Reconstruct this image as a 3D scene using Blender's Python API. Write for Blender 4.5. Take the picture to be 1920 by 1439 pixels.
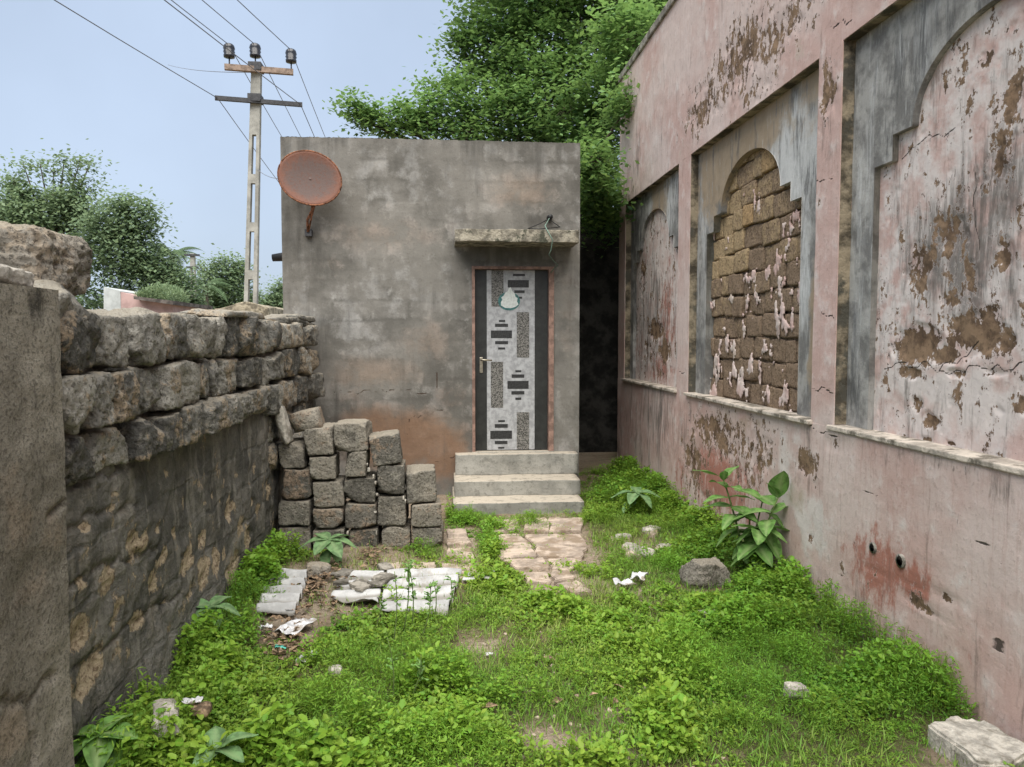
import bpy, bmesh, math, random
import numpy as np
from mathutils import Vector, Matrix

# ------------------------------------------------------------------ clear
for o in list(bpy.data.objects):
    bpy.data.objects.remove(o)
random.seed(7)
rng = np.random.default_rng(7)
S = bpy.context.scene
COL = S.collection

# ------------------------------------------------------------------ camera
FPX, VPX, VPY, CAMH = 1442.0, 836.0, 635.0, 1.70
PITCH = math.atan((719.5 - VPY) / FPX)
YAW = math.atan((960 - VPX) / FPX * math.cos(PITCH))
cam_data = bpy.data.cameras.new("camera")
cam_data.sensor_width = 36.0
cam_data.lens = FPX / 1920 * 36.0
cam_data.clip_start = 0.05
cam_data.clip_end = 3000
cam = bpy.data.objects.new("camera", cam_data)
COL.objects.link(cam)
cam.location = (0, 0, CAMH)
cam.rotation_euler = (math.radians(90) - PITCH, 0, -YAW)
S.camera = cam

# ------------------------------------------------------------------ sky and sun (bright hazy overcast)
SUN_EL, SUN_AZ = math.radians(64), math.radians(188)     # azimuth measured clockwise from +Y
world = bpy.data.worlds.new("World")
S.world = world
world.use_nodes = True
wn = world.node_tree
wn.nodes.clear()
w_out = wn.nodes.new("ShaderNodeOutputWorld")
w_bg = wn.nodes.new("ShaderNodeBackground")
w_sky = wn.nodes.new("ShaderNodeTexSky")
w_sky.sky_type = 'NISHITA'
w_sky.sun_disc = False
w_sky.sun_elevation = SUN_EL
w_sky.sun_rotation = SUN_AZ
w_sky.altitude = 0
w_sky.air_density = 1.0
w_sky.dust_density = 2.0
w_sky.ozone_density = 1.0
w_hs = wn.nodes.new("ShaderNodeHueSaturation")
w_hs.inputs['Saturation'].default_value = 0.62
w_mix = wn.nodes.new("ShaderNodeMix")
w_mix.data_type = 'RGBA'
w_mix.inputs[0].default_value = 0.62
w_mix.inputs[7].default_value = (4.35, 5.35, 6.9, 1)      # even veil of thin cloud
wn.links.new(w_sky.outputs[0], w_hs.inputs['Color'])
wn.links.new(w_hs.outputs[0], w_mix.inputs[6])
# faint unevenness of the veil
w_tc = wn.nodes.new("ShaderNodeTexCoord")
w_no = wn.nodes.new("ShaderNodeTexNoise")
w_no.inputs['Scale'].default_value = 2.2
w_no.inputs['Detail'].default_value = 5
w_mr = wn.nodes.new("ShaderNodeMapRange")
w_mr.inputs[1].default_value = 0.3
w_mr.inputs[2].default_value = 0.7
w_mr.inputs[3].default_value = 0.545
w_mr.inputs[4].default_value = 0.67
w_mul = wn.nodes.new("ShaderNodeVectorMath")
w_mul.operation = 'SCALE'
wn.links.new(w_tc.outputs['Generated'], w_no.inputs['Vector'])
wn.links.new(w_no.outputs['Fac'], w_mr.inputs[0])
wn.links.new(w_mix.outputs[2], w_mul.inputs[0])
wn.links.new(w_mr.outputs[0], w_mul.inputs['Scale'])
wn.links.new(w_mul.outputs[0], w_bg.inputs['Color'])
w_bg.inputs['Strength'].default_value = 0.05
wn.links.new(w_bg.outputs[0], w_out.inputs['Surface'])

sun_data = bpy.data.lights.new("sun", 'SUN')
sun_data.energy = 1.5
sun_data.angle = math.radians(75)
sun_data.color = (1.0, 0.955, 0.88)
sun = bpy.data.objects.new("sun", sun_data)
COL.objects.link(sun)
sd = Vector((math.sin(SUN_AZ) * math.cos(SUN_EL), math.cos(SUN_AZ) * math.cos(SUN_EL), math.sin(SUN_EL)))
sun.rotation_euler = sd.to_track_quat('Z', 'Y').to_euler()
sun.location = sd * 30

S.view_settings.view_transform = 'Standard'
S.view_settings.look = 'None'
S.view_settings.exposure = 2.3
S.view_settings.gamma = 1.0
S.view_settings.use_curve_mapping = False
S.render.engine = 'CYCLES'
S.cycles.max_bounces = 5
S.cycles.diffuse_bounces = 3
S.cycles.transmission_bounces = 2
S.cycles.glossy_bounces = 2
S.render.resolution_x, S.render.resolution_y = 1024, 767

# ------------------------------------------------------------------ pixels to rays
_f = np.array([math.sin(YAW) * math.cos(PITCH), math.cos(YAW) * math.cos(PITCH), -math.sin(PITCH)])
_r = np.array([math.cos(YAW), -math.sin(YAW), 0.0])
_u = np.cross(_r, _f)
def ray(px, py):
    return _f * FPX + _r * (px - 960) - _u * (py - 719.5)
def ground(px, py, z=0.0):
    d = ray(px, py); t = (z - CAMH) / d[2]
    return np.array([d[0] * t, d[1] * t, z])
def at_y(px, py, Y):
    d = ray(px, py); t = Y / d[1]
    return np.array([d[0] * t, Y, CAMH + d[2] * t])
def at_x(px, py, X):
    d = ray(px, py); t = X / d[0]
    return np.array([X, d[1] * t, CAMH + d[2] * t])
def project(P):
    q = P - np.array([0, 0, CAMH])
    w = np.maximum(q @ _f, 1e-3)
    return 960 + FPX * (q @ _r) / w, 719.5 - FPX * (q @ _u) / w

# ------------------------------------------------------------------ noise
def _hash(ix, iy, iz, s):
    n = (ix * 374761393 + iy * 668265263 + iz * 1442695041 + s * 2246822519) & 0xffffffff
    n = ((n ^ (n >> 13)) * 1274126177) & 0xffffffff
    n = ((n ^ (n >> 15)) * 2246822519) & 0xffffffff
    return ((n ^ (n >> 16)) & 0xffff) / 65535.0
def vnoise(P, s=0):
    P = np.asarray(P, float)
    i = np.floor(P).astype(np.int64); f = P - i
    f = f * f * (3 - 2 * f)
    r = 0
    for a in (0, 1):
        for b in (0, 1):
            for c in (0, 1):
                w = (f[:, 0] if a else 1 - f[:, 0]) * (f[:, 1] if b else 1 - f[:, 1]) * (f[:, 2] if c else 1 - f[:, 2])
                r = r + w * _hash(i[:, 0] + a, i[:, 1] + b, i[:, 2] + c, s)
    return r
def fbm(P, scale=1.0, octaves=4, s=0, gain=0.5):
    P = np.asarray(P, float) * scale
    a, t, r = 1.0, 0.0, 0.0
    for k in range(octaves):
        r = r + a * vnoise(P + 17.3 * k, s + k); t += a
        a *= gain; P = P * 2.03
    return r / t
def sstep(a, b, x):
    t = np.clip((x - a) / (b - a), 0, 1)
    return t * t * (3 - 2 * t)

# ------------------------------------------------------------------ object helpers
WORLD = {}
def link(o, origin, parent):
    COL.objects.link(o)
    WORLD[o.name] = np.array(origin, float)
    if parent is not None:
        o.parent = parent
        o.location = Vector(np.array(origin) - WORLD[parent.name])
    else:
        o.location = Vector(origin)
    return o
def tag(o, label=None, cat=None, group=None, kind=None):
    if label: o["label"] = label
    if cat: o["category"] = cat
    if group: o["group"] = group
    if kind: o["kind"] = kind
    return o
def empty(name, loc, label=None, cat=None, group=None, kind=None):
    o = bpy.data.objects.new(name, None)
    o.empty_display_size = 0.1
    link(o, loc, None)
    return tag(o, label, cat, group, kind)
def raw_mesh(name, V, Fa, smooth=False):
    """V (n,3); Fa: (m,k) int array or a list of index lists"""
    me = bpy.data.meshes.new(name)
    if isinstance(Fa, np.ndarray):
        k = Fa.shape[1]
        me.vertices.add(len(V)); me.vertices.foreach_set("co", np.ascontiguousarray(V, dtype=np.float32).ravel())
        me.loops.add(Fa.size); me.loops.foreach_set("vertex_index", Fa.astype(np.int32).ravel())
        me.polygons.add(len(Fa))
        me.polygons.foreach_set("loop_start", np.arange(0, Fa.size, k, dtype=np.int32))
        me.update(calc_edges=True)
    else:
        me.from_pydata([tuple(v) for v in V], [], [tuple(f) for f in Fa])
        me.update()
    if smooth:
        me.polygons.foreach_set("use_smooth", np.ones(len(me.polygons), dtype=bool))
    return me
def obj(name, V, Fa, mat, parent=None, smooth=False, attrs=None, origin=None):
    V = np.asarray(V, float)
    if origin is None:
        origin = np.array([(V[:, 0].min() + V[:, 0].max()) / 2, (V[:, 1].min() + V[:, 1].max()) / 2, V[:, 2].min()])
    me = raw_mesh(name, V - origin, Fa, smooth)
    if mat: me.materials.append(mat)
    if attrs:
        for an, arr in attrs.items():
            a = me.color_attributes.new(an, 'FLOAT_COLOR', 'POINT')
            full = np.ones((len(V), 4), dtype=np.float32)
            full[:, :arr.shape[1]] = arr
            a.data.foreach_set("color", full.ravel())
    o = bpy.data.objects.new(name, me)
    return link(o, origin, parent)

class Acc:
    """collects geometry for one mesh"""
    def __init__(s): s.v = []; s.f = []; s.n = 0
    def add(s, V, Fa):
        V = np.asarray(V, float)
        s.v.append(V)
        for f in Fa: s.f.append([int(i) + s.n for i in f])
        s.n += len(V)
        return s
    def box(s, x0, x1, y0, y1, z0, z1):
        V = [(x, y, z) for z in (z0, z1) for y in (y0, y1) for x in (x0, x1)]
        return s.add(V, [(0, 2, 3, 1), (4, 5, 7, 6), (0, 1, 5, 4), (2, 6, 7, 3), (0, 4, 6, 2), (1, 3, 7, 5)])
    def tube(s, pts, rad, seg=8, cap=True):
        V, Fa = tube_geo(pts, rad, seg, cap)
        return s.add(V, Fa)
    def build(s, name, mat, parent=None, smooth=False, origin=None):
        return obj(name, np.concatenate(s.v), s.f, mat, parent, smooth, None, origin)

def tube_geo(pts, rad, seg=8, cap=True):
    pts = [np.array(p, float) for p in pts]
    if np.isscalar(rad): rad = [rad] * len(pts)
    V = []; Fa = []
    ref = np.array([0.31, 0.17, 0.93])
    for i, p in enumerate(pts):
        t = pts[min(i + 1, len(pts) - 1)] - pts[max(i - 1, 0)]
        t = t / (np.linalg.norm(t) + 1e-9)
        a = np.cross(t, ref)
        if np.linalg.norm(a) < 0.1: a = np.cross(t, [1, 0, 0])
        a /= np.linalg.norm(a); b = np.cross(t, a)
        for k in range(seg):
            an = 2 * math.pi * k / seg
            V.append(p + rad[i] * (math.cos(an) * a + math.sin(an) * b))
    for i in range(len(pts) - 1):
        for k in range(seg):
            k2 = (k + 1) % seg
            Fa.append((i * seg + k, i * seg + k2, (i + 1) * seg + k2, (i + 1) * seg + k))
    if cap:
        Fa.append(tuple(range(seg))[::-1])
        Fa.append(tuple((len(pts) - 1) * seg + k for k in range(seg)))
    return np.array(V), Fa
def tube(name, pts, rad, mat, parent=None, seg=8):
    V, Fa = tube_geo(pts, rad, seg)
    return obj(name, V, Fa, mat, parent, True)
def bevel_box(name, x0, x1, y0, y1, z0, z1, mat, parent=None, b=0.006):
    bm = bmesh.new()
    bmesh.ops.create_cube(bm, size=1.0)
    for v in bm.verts:
        v.co = Vector(((x0 + x1) / 2 + v.co.x * (x1 - x0), (y0 + y1) / 2 + v.co.y * (y1 - y0), (z0 + z1) / 2 + v.co.z * (z1 - z0)))
    if b > 0:
        bmesh.ops.bevel(bm, geom=bm.edges[:], offset=b, segments=2, affect='EDGES', profile=0.6)
    bm.verts.index_update()
    V = np.array([v.co[:] for v in bm.verts]); Fa = [[v.index for v in f.verts] for f in bm.faces]
    bm.free()
    return obj(name, V, Fa, mat, parent)
def prism(name, poly, z0, z1, mat, parent=None, jit=0.0, bevel=0.01):
    """flat stone from a ground outline"""
    bm = bmesh.new()
    vs = [bm.verts.new((p[0], p[1], z0)) for p in poly]
    f = bm.faces.new(vs)
    r = bmesh.ops.extrude_face_region(bm, geom=[f])
    for e in r['geom']:
        if isinstance(e, bmesh.types.BMVert): e.co.z = z1 + random.uniform(-jit, jit)
    bmesh.ops.recalc_face_normals(bm, faces=bm.faces[:])
    if bevel: bmesh.ops.bevel(bm, geom=bm.edges[:], offset=bevel, segments=2, affect='EDGES')
    bm.verts.index_update()
    V = np.array([v.co[:] for v in bm.verts]); Fa = [[v.index for v in f.verts] for f in bm.faces]
    bm.free()
    return obj(name, V, Fa, mat, parent)
def ragged(poly, n=4, amp=0.02):
    """outline with irregular edges"""
    out = []
    for i, a in enumerate(poly):
        b = poly[(i + 1) % len(poly)]
        a = np.array(a[:2], float); b = np.array(b[:2], float)
        d = b - a; nn = np.array([-d[1], d[0]]) / (np.linalg.norm(d) + 1e-9)
        for k in range(n):
            t = k / n
            out.append(a + d * t + nn * random.uniform(-amp, amp))
    return out

_cube_cache = {}
def cube_grid(n):
    if n not in _cube_cache:
        bm = bmesh.new()
        bmesh.ops.create_cube(bm, size=2.0)
        bmesh.ops.subdivide_edges(bm, edges=bm.edges[:], cuts=n - 1, use_grid_fill=True)
        bm.verts.index_update()
        _cube_cache[n] = (np.array([v.co[:] for v in bm.verts]), np.array([[v.index for v in f.verts] for f in bm.faces]))
        bm.free()
    return _cube_cache[n]
def rough_stone(size, seed, rnd=0.25, amp=0.10, n=8, freq=1.6, pw=4.0, pit=1.0, chip=(.92, 1.22)):
    """rounded rough block, centred; size = full extents"""
    C, Fa = cube_grid(n)
    p = 1.0 / (np.sum(np.abs(C) ** pw, axis=1, keepdims=True) ** (1 / pw))
    V = C * (1 - rnd) + C * p * rnd
    off = (seed * 7.77) % 211
    size = np.array(size, float); m = size.min()
    r = np.random.default_rng(seed)
    # chipped corners and sloping faces
    for k in range(6):
        nn_ = r.normal(0, 1, 3); nn_ /= np.linalg.norm(nn_)
        lim = r.uniform(*chip) if amp > .04 else 1.5
        dd = V @ nn_
        V = V - np.maximum(dd - lim, 0)[:, None] * nn_ * .85
    W = V * size / 2
    nrm = V / np.linalg.norm(V, axis=1, keepdims=True)
    k = freq / m
    d = (fbm(W + off, k, 4, seed % 97) - 0.5) * 2
    d2 = fbm(W + off + 9, k * 2.6, 3, seed % 89) - 0.5
    d3 = -np.abs(fbm(W + off + 19, k * 5.5, 2, seed % 79) - 0.5)
    W = W + nrm * (d * amp + d2 * amp * 0.9 + d3 * amp * pit)[:, None] * m
    sk = np.array([(fbm(W + off + 31 + 7 * j, 0.9 / m, 2, seed % 83 + j) - 0.5) for j in range(3)]).T
    W = W + sk * amp * 1.6 * m
    return W, Fa
def rot_z(V, a):
    c, s = math.cos(a), math.sin(a)
    return V @ np.array([[c, s, 0], [-s, c, 0], [0, 0, 1]])
def rot_y(V, a):
    c, s = math.cos(a), math.sin(a)
    return V @ np.array([[c, 0, -s], [0, 1, 0], [s, 0, c]])
def rot_x(V, a):
    c, s = math.cos(a), math.sin(a)
    return V @ np.array([[1, 0, 0], [0, c, s], [0, -s, c]])

# wall face as a fine grid: axis 'x-' faces -x, 'x+' faces +x, 'y-' faces -y
def breaks(a, b, step, extra=()):
    pts = sorted(set([a, b] + [e for e in extra if a < e < b]))
    out = []
    for p, q in zip(pts[:-1], pts[1:]):
        n = max(1, int(math.ceil((q - p) / (step((p + q) / 2) if callable(step) else step))))
        out += list(np.linspace(p, q, n + 1)[:-1])
    return np.array(out + [pts[-1]])
def face_grid(name, axis, const, U, Vv, mat, parent, fields=None, disp=None, holes=(), skirt=0.0, smooth=True):
    uu, vv = np.meshgrid(U, Vv)                      # rows v
    nu, nv = len(U), len(Vv)
    u = uu.ravel(); v = vv.ravel()
    def place(d):
        if axis == 'x-': return np.stack([const - d, u, v], 1)
        if axis == 'x+': return np.stack([const + d, u, v], 1)
        return np.stack([u, const - d, v], 1)
    d = np.zeros(len(u))
    at = fields(place(d)) if fields else None
    if disp is not None: d = disp(place(d), at)
    P = place(d)
    idx = np.arange(nu * nv).reshape(nv, nu)
    Fq = np.stack([idx[:-1, :-1], idx[:-1, 1:], idx[1:, 1:], idx[1:, :-1]], -1).reshape(-1, 4)
    cu = (u[Fq[:, 0]] + u[Fq[:, 1]]) / 2; cv = (v[Fq[:, 0]] + v[Fq[:, 2]]) / 2
    keep = np.ones(len(Fq), bool)
    for (a, b, c, e) in holes:
        keep &= ~((cu > a) & (cu < b) & (cv > c) & (cv < e))
    Fq = Fq[keep]
    if skirt > 0:
        border = np.concatenate([idx[0, :], idx[1:, -1], idx[-1, -2::-1], idx[-2:0:-1, 0]])
        back = P[border].copy()
        if axis == 'x-': back[:, 0] = const + skirt
        elif axis == 'x+': back[:, 0] = const - skirt
        else: back[:, 1] = const + skirt
        n0 = len(P); nb = len(border)
        P = np.concatenate([P, P[border], back])
        r1 = n0 + np.arange(nb); r2 = r1 + nb
        Fs = np.stack([np.roll(r1, -1), r1, r2, np.roll(r2, -1)], -1)
        Fq = np.concatenate([Fq, Fs])
        if at is not None:
            at = {k: np.concatenate([a, a[border], a[border]]) for k, a in at.items()}
    if axis == 'x-': Fq = Fq[:, ::-1]
    return obj(name, P, Fq, mat, parent, smooth, at)

# ------------------------------------------------------------------ node helper
class Mat:
    def __init__(s, name, rough=0.9, spec=0.25):
        s.m = bpy.data.materials.new(name); s.m.use_nodes = True
        s.nt = s.m.node_tree; s.nt.nodes.clear()
        s.out = s.nt.nodes.new("ShaderNodeOutputMaterial")
        s.b = s.nt.nodes.new("ShaderNodeBsdfPrincipled")
        s.b.inputs['Roughness'].default_value = rough
        s.b.inputs['Specular IOR Level'].default_value = spec
        s.nt.links.new(s.b.outputs[0], s.out.inputs['Surface'])
    def put(s, sock, v):
        if isinstance(v, bpy.types.NodeSocket): s.nt.links.new(v, sock)
        elif isinstance(v, (tuple, list)) and sock.type == 'RGBA' and len(v) == 3: sock.default_value = (*v, 1)
        else: sock.default_value = v
    def pos(s, sc=(1, 1, 1), obj_space=False, off=(0, 0, 0)):
        if obj_space: g = s.nt.nodes.new("ShaderNodeTexCoord").outputs['Object']
        else: g = s.nt.nodes.new("ShaderNodeNewGeometry").outputs['Position']
        mp = s.nt.nodes.new("ShaderNodeMapping")
        mp.inputs['Scale'].default_value = sc; mp.inputs['Location'].default_value = off
        s.nt.links.new(g, mp.inputs['Vector'])
        return mp.outputs[0]
    def noise(s, scale=1, detail=6, rough=0.6, vec=None, dist=0.0):
        n = s.nt.nodes.new("ShaderNodeTexNoise")
        n.inputs['Scale'].default_value = scale; n.inputs['Detail'].default_value = detail
        n.inputs['Roughness'].default_value = rough; n.inputs['Distortion'].default_value = dist
        s.nt.links.new(vec if vec is not None else s.pos(), n.inputs['Vector'])
        q = s.nt.nodes.new("ShaderNodeMapRange"); q.clamp = False
        q.inputs[1].default_value = 0.24; q.inputs[2].default_value = 0.76
        s.nt.links.new(n.outputs['Fac'], q.inputs[0])
        return q.outputs[0]
    def voro(s, scale, vec=None, feature='F1', rnd=1.0):
        n = s.nt.nodes.new("ShaderNodeTexVoronoi"); n.feature = feature
        n.inputs['Scale'].default_value = scale; n.inputs['Randomness'].default_value = rnd
        s.nt.links.new(vec if vec is not None else s.pos(), n.inputs['Vector'])
        return n.outputs[0]
    def math(s, op, a, b=0.0, clamp=False):
        n = s.nt.nodes.new("ShaderNodeMath"); n.operation = op; n.use_clamp = clamp
        s.put(n.inputs[0], a); s.put(n.inputs[1], b)
        return n.outputs[0]
    def add(s, a, b): return s.math('ADD', a, b)
    def mul(s, a, b): return s.math('MULTIPLY', a, b)
    def rng(s, v, a, b, c=0.0, d=1.0):
        n = s.nt.nodes.new("ShaderNodeMapRange"); n.interpolation_type = 'SMOOTHSTEP'
        s.put(n.inputs[0], v)
        for i, x in zip((1, 2, 3, 4), (a, b, c, d)): n.inputs[i].default_value = x
        return n.outputs[0]
    def mix(s, fac, a, b, blend='MIX'):
        n = s.nt.nodes.new("ShaderNodeMix"); n.data_type = 'RGBA'; n.blend_type = blend
        s.put(n.inputs[0], fac); s.put(n.inputs[6], a); s.put(n.inputs[7], b)
        return n.outputs[2]
    def attr(s, name):
        n = s.nt.nodes.new("ShaderNodeAttribute"); n.attribute_name = name
        q = s.nt.nodes.new("ShaderNodeSeparateColor"); s.nt.links.new(n.outputs['Color'], q.inputs[0])
        return q.outputs[0], q.outputs[1], q.outputs[2]
    def rand(s):
        return s.nt.nodes.new("ShaderNodeObjectInfo").outputs['Random']
    def bump(s, h, strength=0.5, dist=0.02, prev=None):
        n = s.nt.nodes.new("ShaderNodeBump")
        n.inputs['Strength'].default_value = strength; n.inputs['Distance'].default_value = dist
        s.put(n.inputs['Height'], h)
        if prev is not None: s.nt.links.new(prev, n.inputs['Normal'])
        return n.outputs[0]
    def done(s, col=None, nrm=None, rough=None):
        if col is not None: s.put(s.b.inputs['Base Color'], col)
        if nrm is not None: s.nt.links.new(nrm, s.b.inputs['Normal'])
        if rough is not None: s.put(s.b.inputs['Roughness'], rough)
        return s.m

def simple(name, col, rough=0.85, var=0.15, scale=9.0, bump=0.25, spec=0.25, metal=0.0, dirt=None, obj_space=True):
    m = Mat(name, rough, spec)
    p = m.pos(obj_space=obj_space)
    n = m.noise(scale, 7, 0.65, p)
    n2 = m.noise(scale * 5, 5, 0.6, p)
    lo = tuple(c * (1 - var * 1.6) for c in col); hi = tuple(min(1, c * (1 + var)) for c in col)
    c = m.mix(m.rng(n, 0.3, 0.7), lo, hi)
    if dirt: c = m.mix(m.rng(m.noise(scale * 0.6, 8, 0.7, p), 0.5, 0.68), c, dirt)
    m.b.inputs['Metallic'].default_value = metal
    return m.done(c, m.bump(m.add(n, m.mul(n2, 0.4)), bump, 0.02))

# ------------------------------------------------------------------ materials
def mat_pink():
    m = Mat("weathered_pink_limewash", 0.92, 0.15)
    peel, dark, red = m.attr("mask")
    white, crack, tan = m.attr("mask2")
    big = m.noise(1.1, 6, 0.6)
    mid = m.noise(6, 8, 0.65)
    fine = m.noise(26, 8, 0.7)
    flake = m.noise(1.0, 8, 0.72, m.pos((11, 11, 6)))
    streak = m.noise(1.0, 8, 0.7, m.pos((7, 7, 1.5)), 0.5)
    thin = m.noise(1.0, 7, 0.7, m.pos((34, 34, 4.5)), 0.4)
    c = m.mix(m.rng(big, 0.3, 0.72), (0.49, 0.345, 0.305), (0.56, 0.46, 0.42))
    c = m.mix(m.mul(m.rng(mid, 0.42, 0.75), 0.45), c, (0.60, 0.48, 0.44))
    c = m.mix(m.mul(m.rng(thin, 0.5, 0.75), 0.30), c, (0.40, 0.26, 0.22))
    c = m.mix(m.rng(m.add(white, m.mul(m.add(mid, -0.5), 1.0)), 0.35, 0.75), c, (0.60, 0.54, 0.505))
    rm = m.rng(m.add(red, m.add(m.mul(m.add(flake, -0.5), 1.2), m.mul(m.add(streak, -0.5), 0.5))), 0.35, 0.8)
    c = m.mix(m.mul(rm, 0.85), c, (0.33, 0.125, 0.085))
    tm = m.rng(m.add(tan, m.mul(m.add(mid, -0.5), 0.9)), 0.35, 0.75)
    c = m.mix(m.mul(tm, 0.7), c, (0.36, 0.27, 0.19))
    # grey-black rain and algae staining
    dm = m.rng(m.add(dark, m.add(m.mul(m.add(streak, -0.5), 1.3), m.mul(m.add(thin, -0.5), 0.6))), 0.3, 0.95)
    c = m.mix(m.mul(dm, 0.82), c, (0.115, 0.105, 0.092))
    speck = m.rng(fine, 0.66, 0.74)
    c = m.mix(m.mul(speck, 0.28), c, (0.22, 0.16, 0.13))
    # paint and plaster fallen away
    flk = m.noise(1.0, 6, 0.7, m.pos((34, 34, 9)))
    fm = m.rng(m.add(m.mul(dark, 0.45), m.add(m.mul(m.add(flk, -0.5), 1.0), m.mul(m.add(mid, -0.5), 0.5))), 0.42, 0.62)
    c = m.mix(m.mul(fm, 0.75), c, (0.13, 0.105, 0.085))
    ps = m.add(m.mul(peel, 0.74), m.add(m.mul(m.add(flake, -0.5), 0.80), m.add(m.mul(m.add(fine, -0.5), 0.50), m.mul(m.add(mid, -0.5), 0.55))))
    pm = m.rng(ps, 0.47, 0.53)
    brown = m.mix(m.rng(mid, 0.35, 0.65), (0.115, 0.075, 0.048), (0.245, 0.165, 0.105))
    brown = m.mix(m.mul(m.rng(fine, 0.5, 0.7), 0.5), brown, (0.06, 0.042, 0.03))
    edge = m.mul(m.rng(ps, 0.42, 0.47), m.math('SUBTRACT', 1.0, pm))
    c = m.mix(m.mul(edge, 0.4), c, (0.62, 0.55, 0.52))
    c = m.mix(pm, c, brown)
    ck = m.rng(m.add(crack, m.mul(m.add(fine, -0.5), 0.35)), 0.55, 0.72)
    c = m.mix(m.mul(ck, 0.9), c, (0.03, 0.025, 0.02))
    h = m.add(m.add(m.mul(pm, -0.9), m.mul(fine, 0.28)), m.add(m.mul(mid, 0.35), m.mul(ck, -1.2)))
    return m.done(c, m.bump(h, 0.55, 0.014))

def mat_greylime():
    m = Mat("weathered_grey_plaster", 0.92, 0.15)
    peel, dark, red = m.attr("mask")
    white, crack, tan = m.attr("mask2")
    mid = m.noise(5, 8, 0.65)
    fine = m.noise(30, 7, 0.7)
    streak = m.noise(1.0, 8, 0.7, m.pos((9, 9, 1.6)), 0.5)
    thin = m.noise(1.0, 7, 0.7, m.pos((40, 40, 4.5)), 0.3)
    c = m.mix(m.rng(mid, 0.3, 0.7), (0.165, 0.160, 0.150), (0.34, 0.332, 0.31))
    c = m.mix(m.rng(m.add(white, m.mul(m.add(streak, -0.5), 1.4)), 0.3, 0.8), c, (0.50, 0.50, 0.485))
    c = m.mix(m.mul(m.rng(m.add(tan, m.mul(m.add(mid, -0.5), 0.9)), 0.3, 0.8), 0.85), c, (0.31, 0.235, 0.155))
    dm = m.rng(m.add(dark, m.add(m.mul(m.add(streak, -0.5), 1.4), m.mul(m.add(thin, -0.5), 0.8))), 0.3, 0.9)
    c = m.mix(m.mul(dm, 0.85), c, (0.07, 0.07, 0.068))
    c = m.mix(m.mul(m.rng(thin, 0.62, 0.85), 0.5), c, (0.50, 0.50, 0.48))
    ps = m.add(peel, m.add(m.mul(m.add(mid, -0.5), 1.0), m.mul(m.add(fine, -0.5), 0.5)))
    pm = m.rng(ps, 0.56, 0.64)
    c = m.mix(pm, c, m.mix(mid, (0.10, 0.065, 0.04), (0.22, 0.15, 0.095)))
    ck = m.rng(m.add(crack, m.mul(m.add(fine, -0.5), 0.35)), 0.55, 0.72)
    c = m.mix(m.mul(ck, 0.9), c, (0.03, 0.025, 0.02))
    return m.done(c, m.bump(m.add(m.add(m.mul(mid, 0.6), m.mul(fine, 0.35)), m.mul(pm, -0.8)), 0.5, 0.012))

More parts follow.
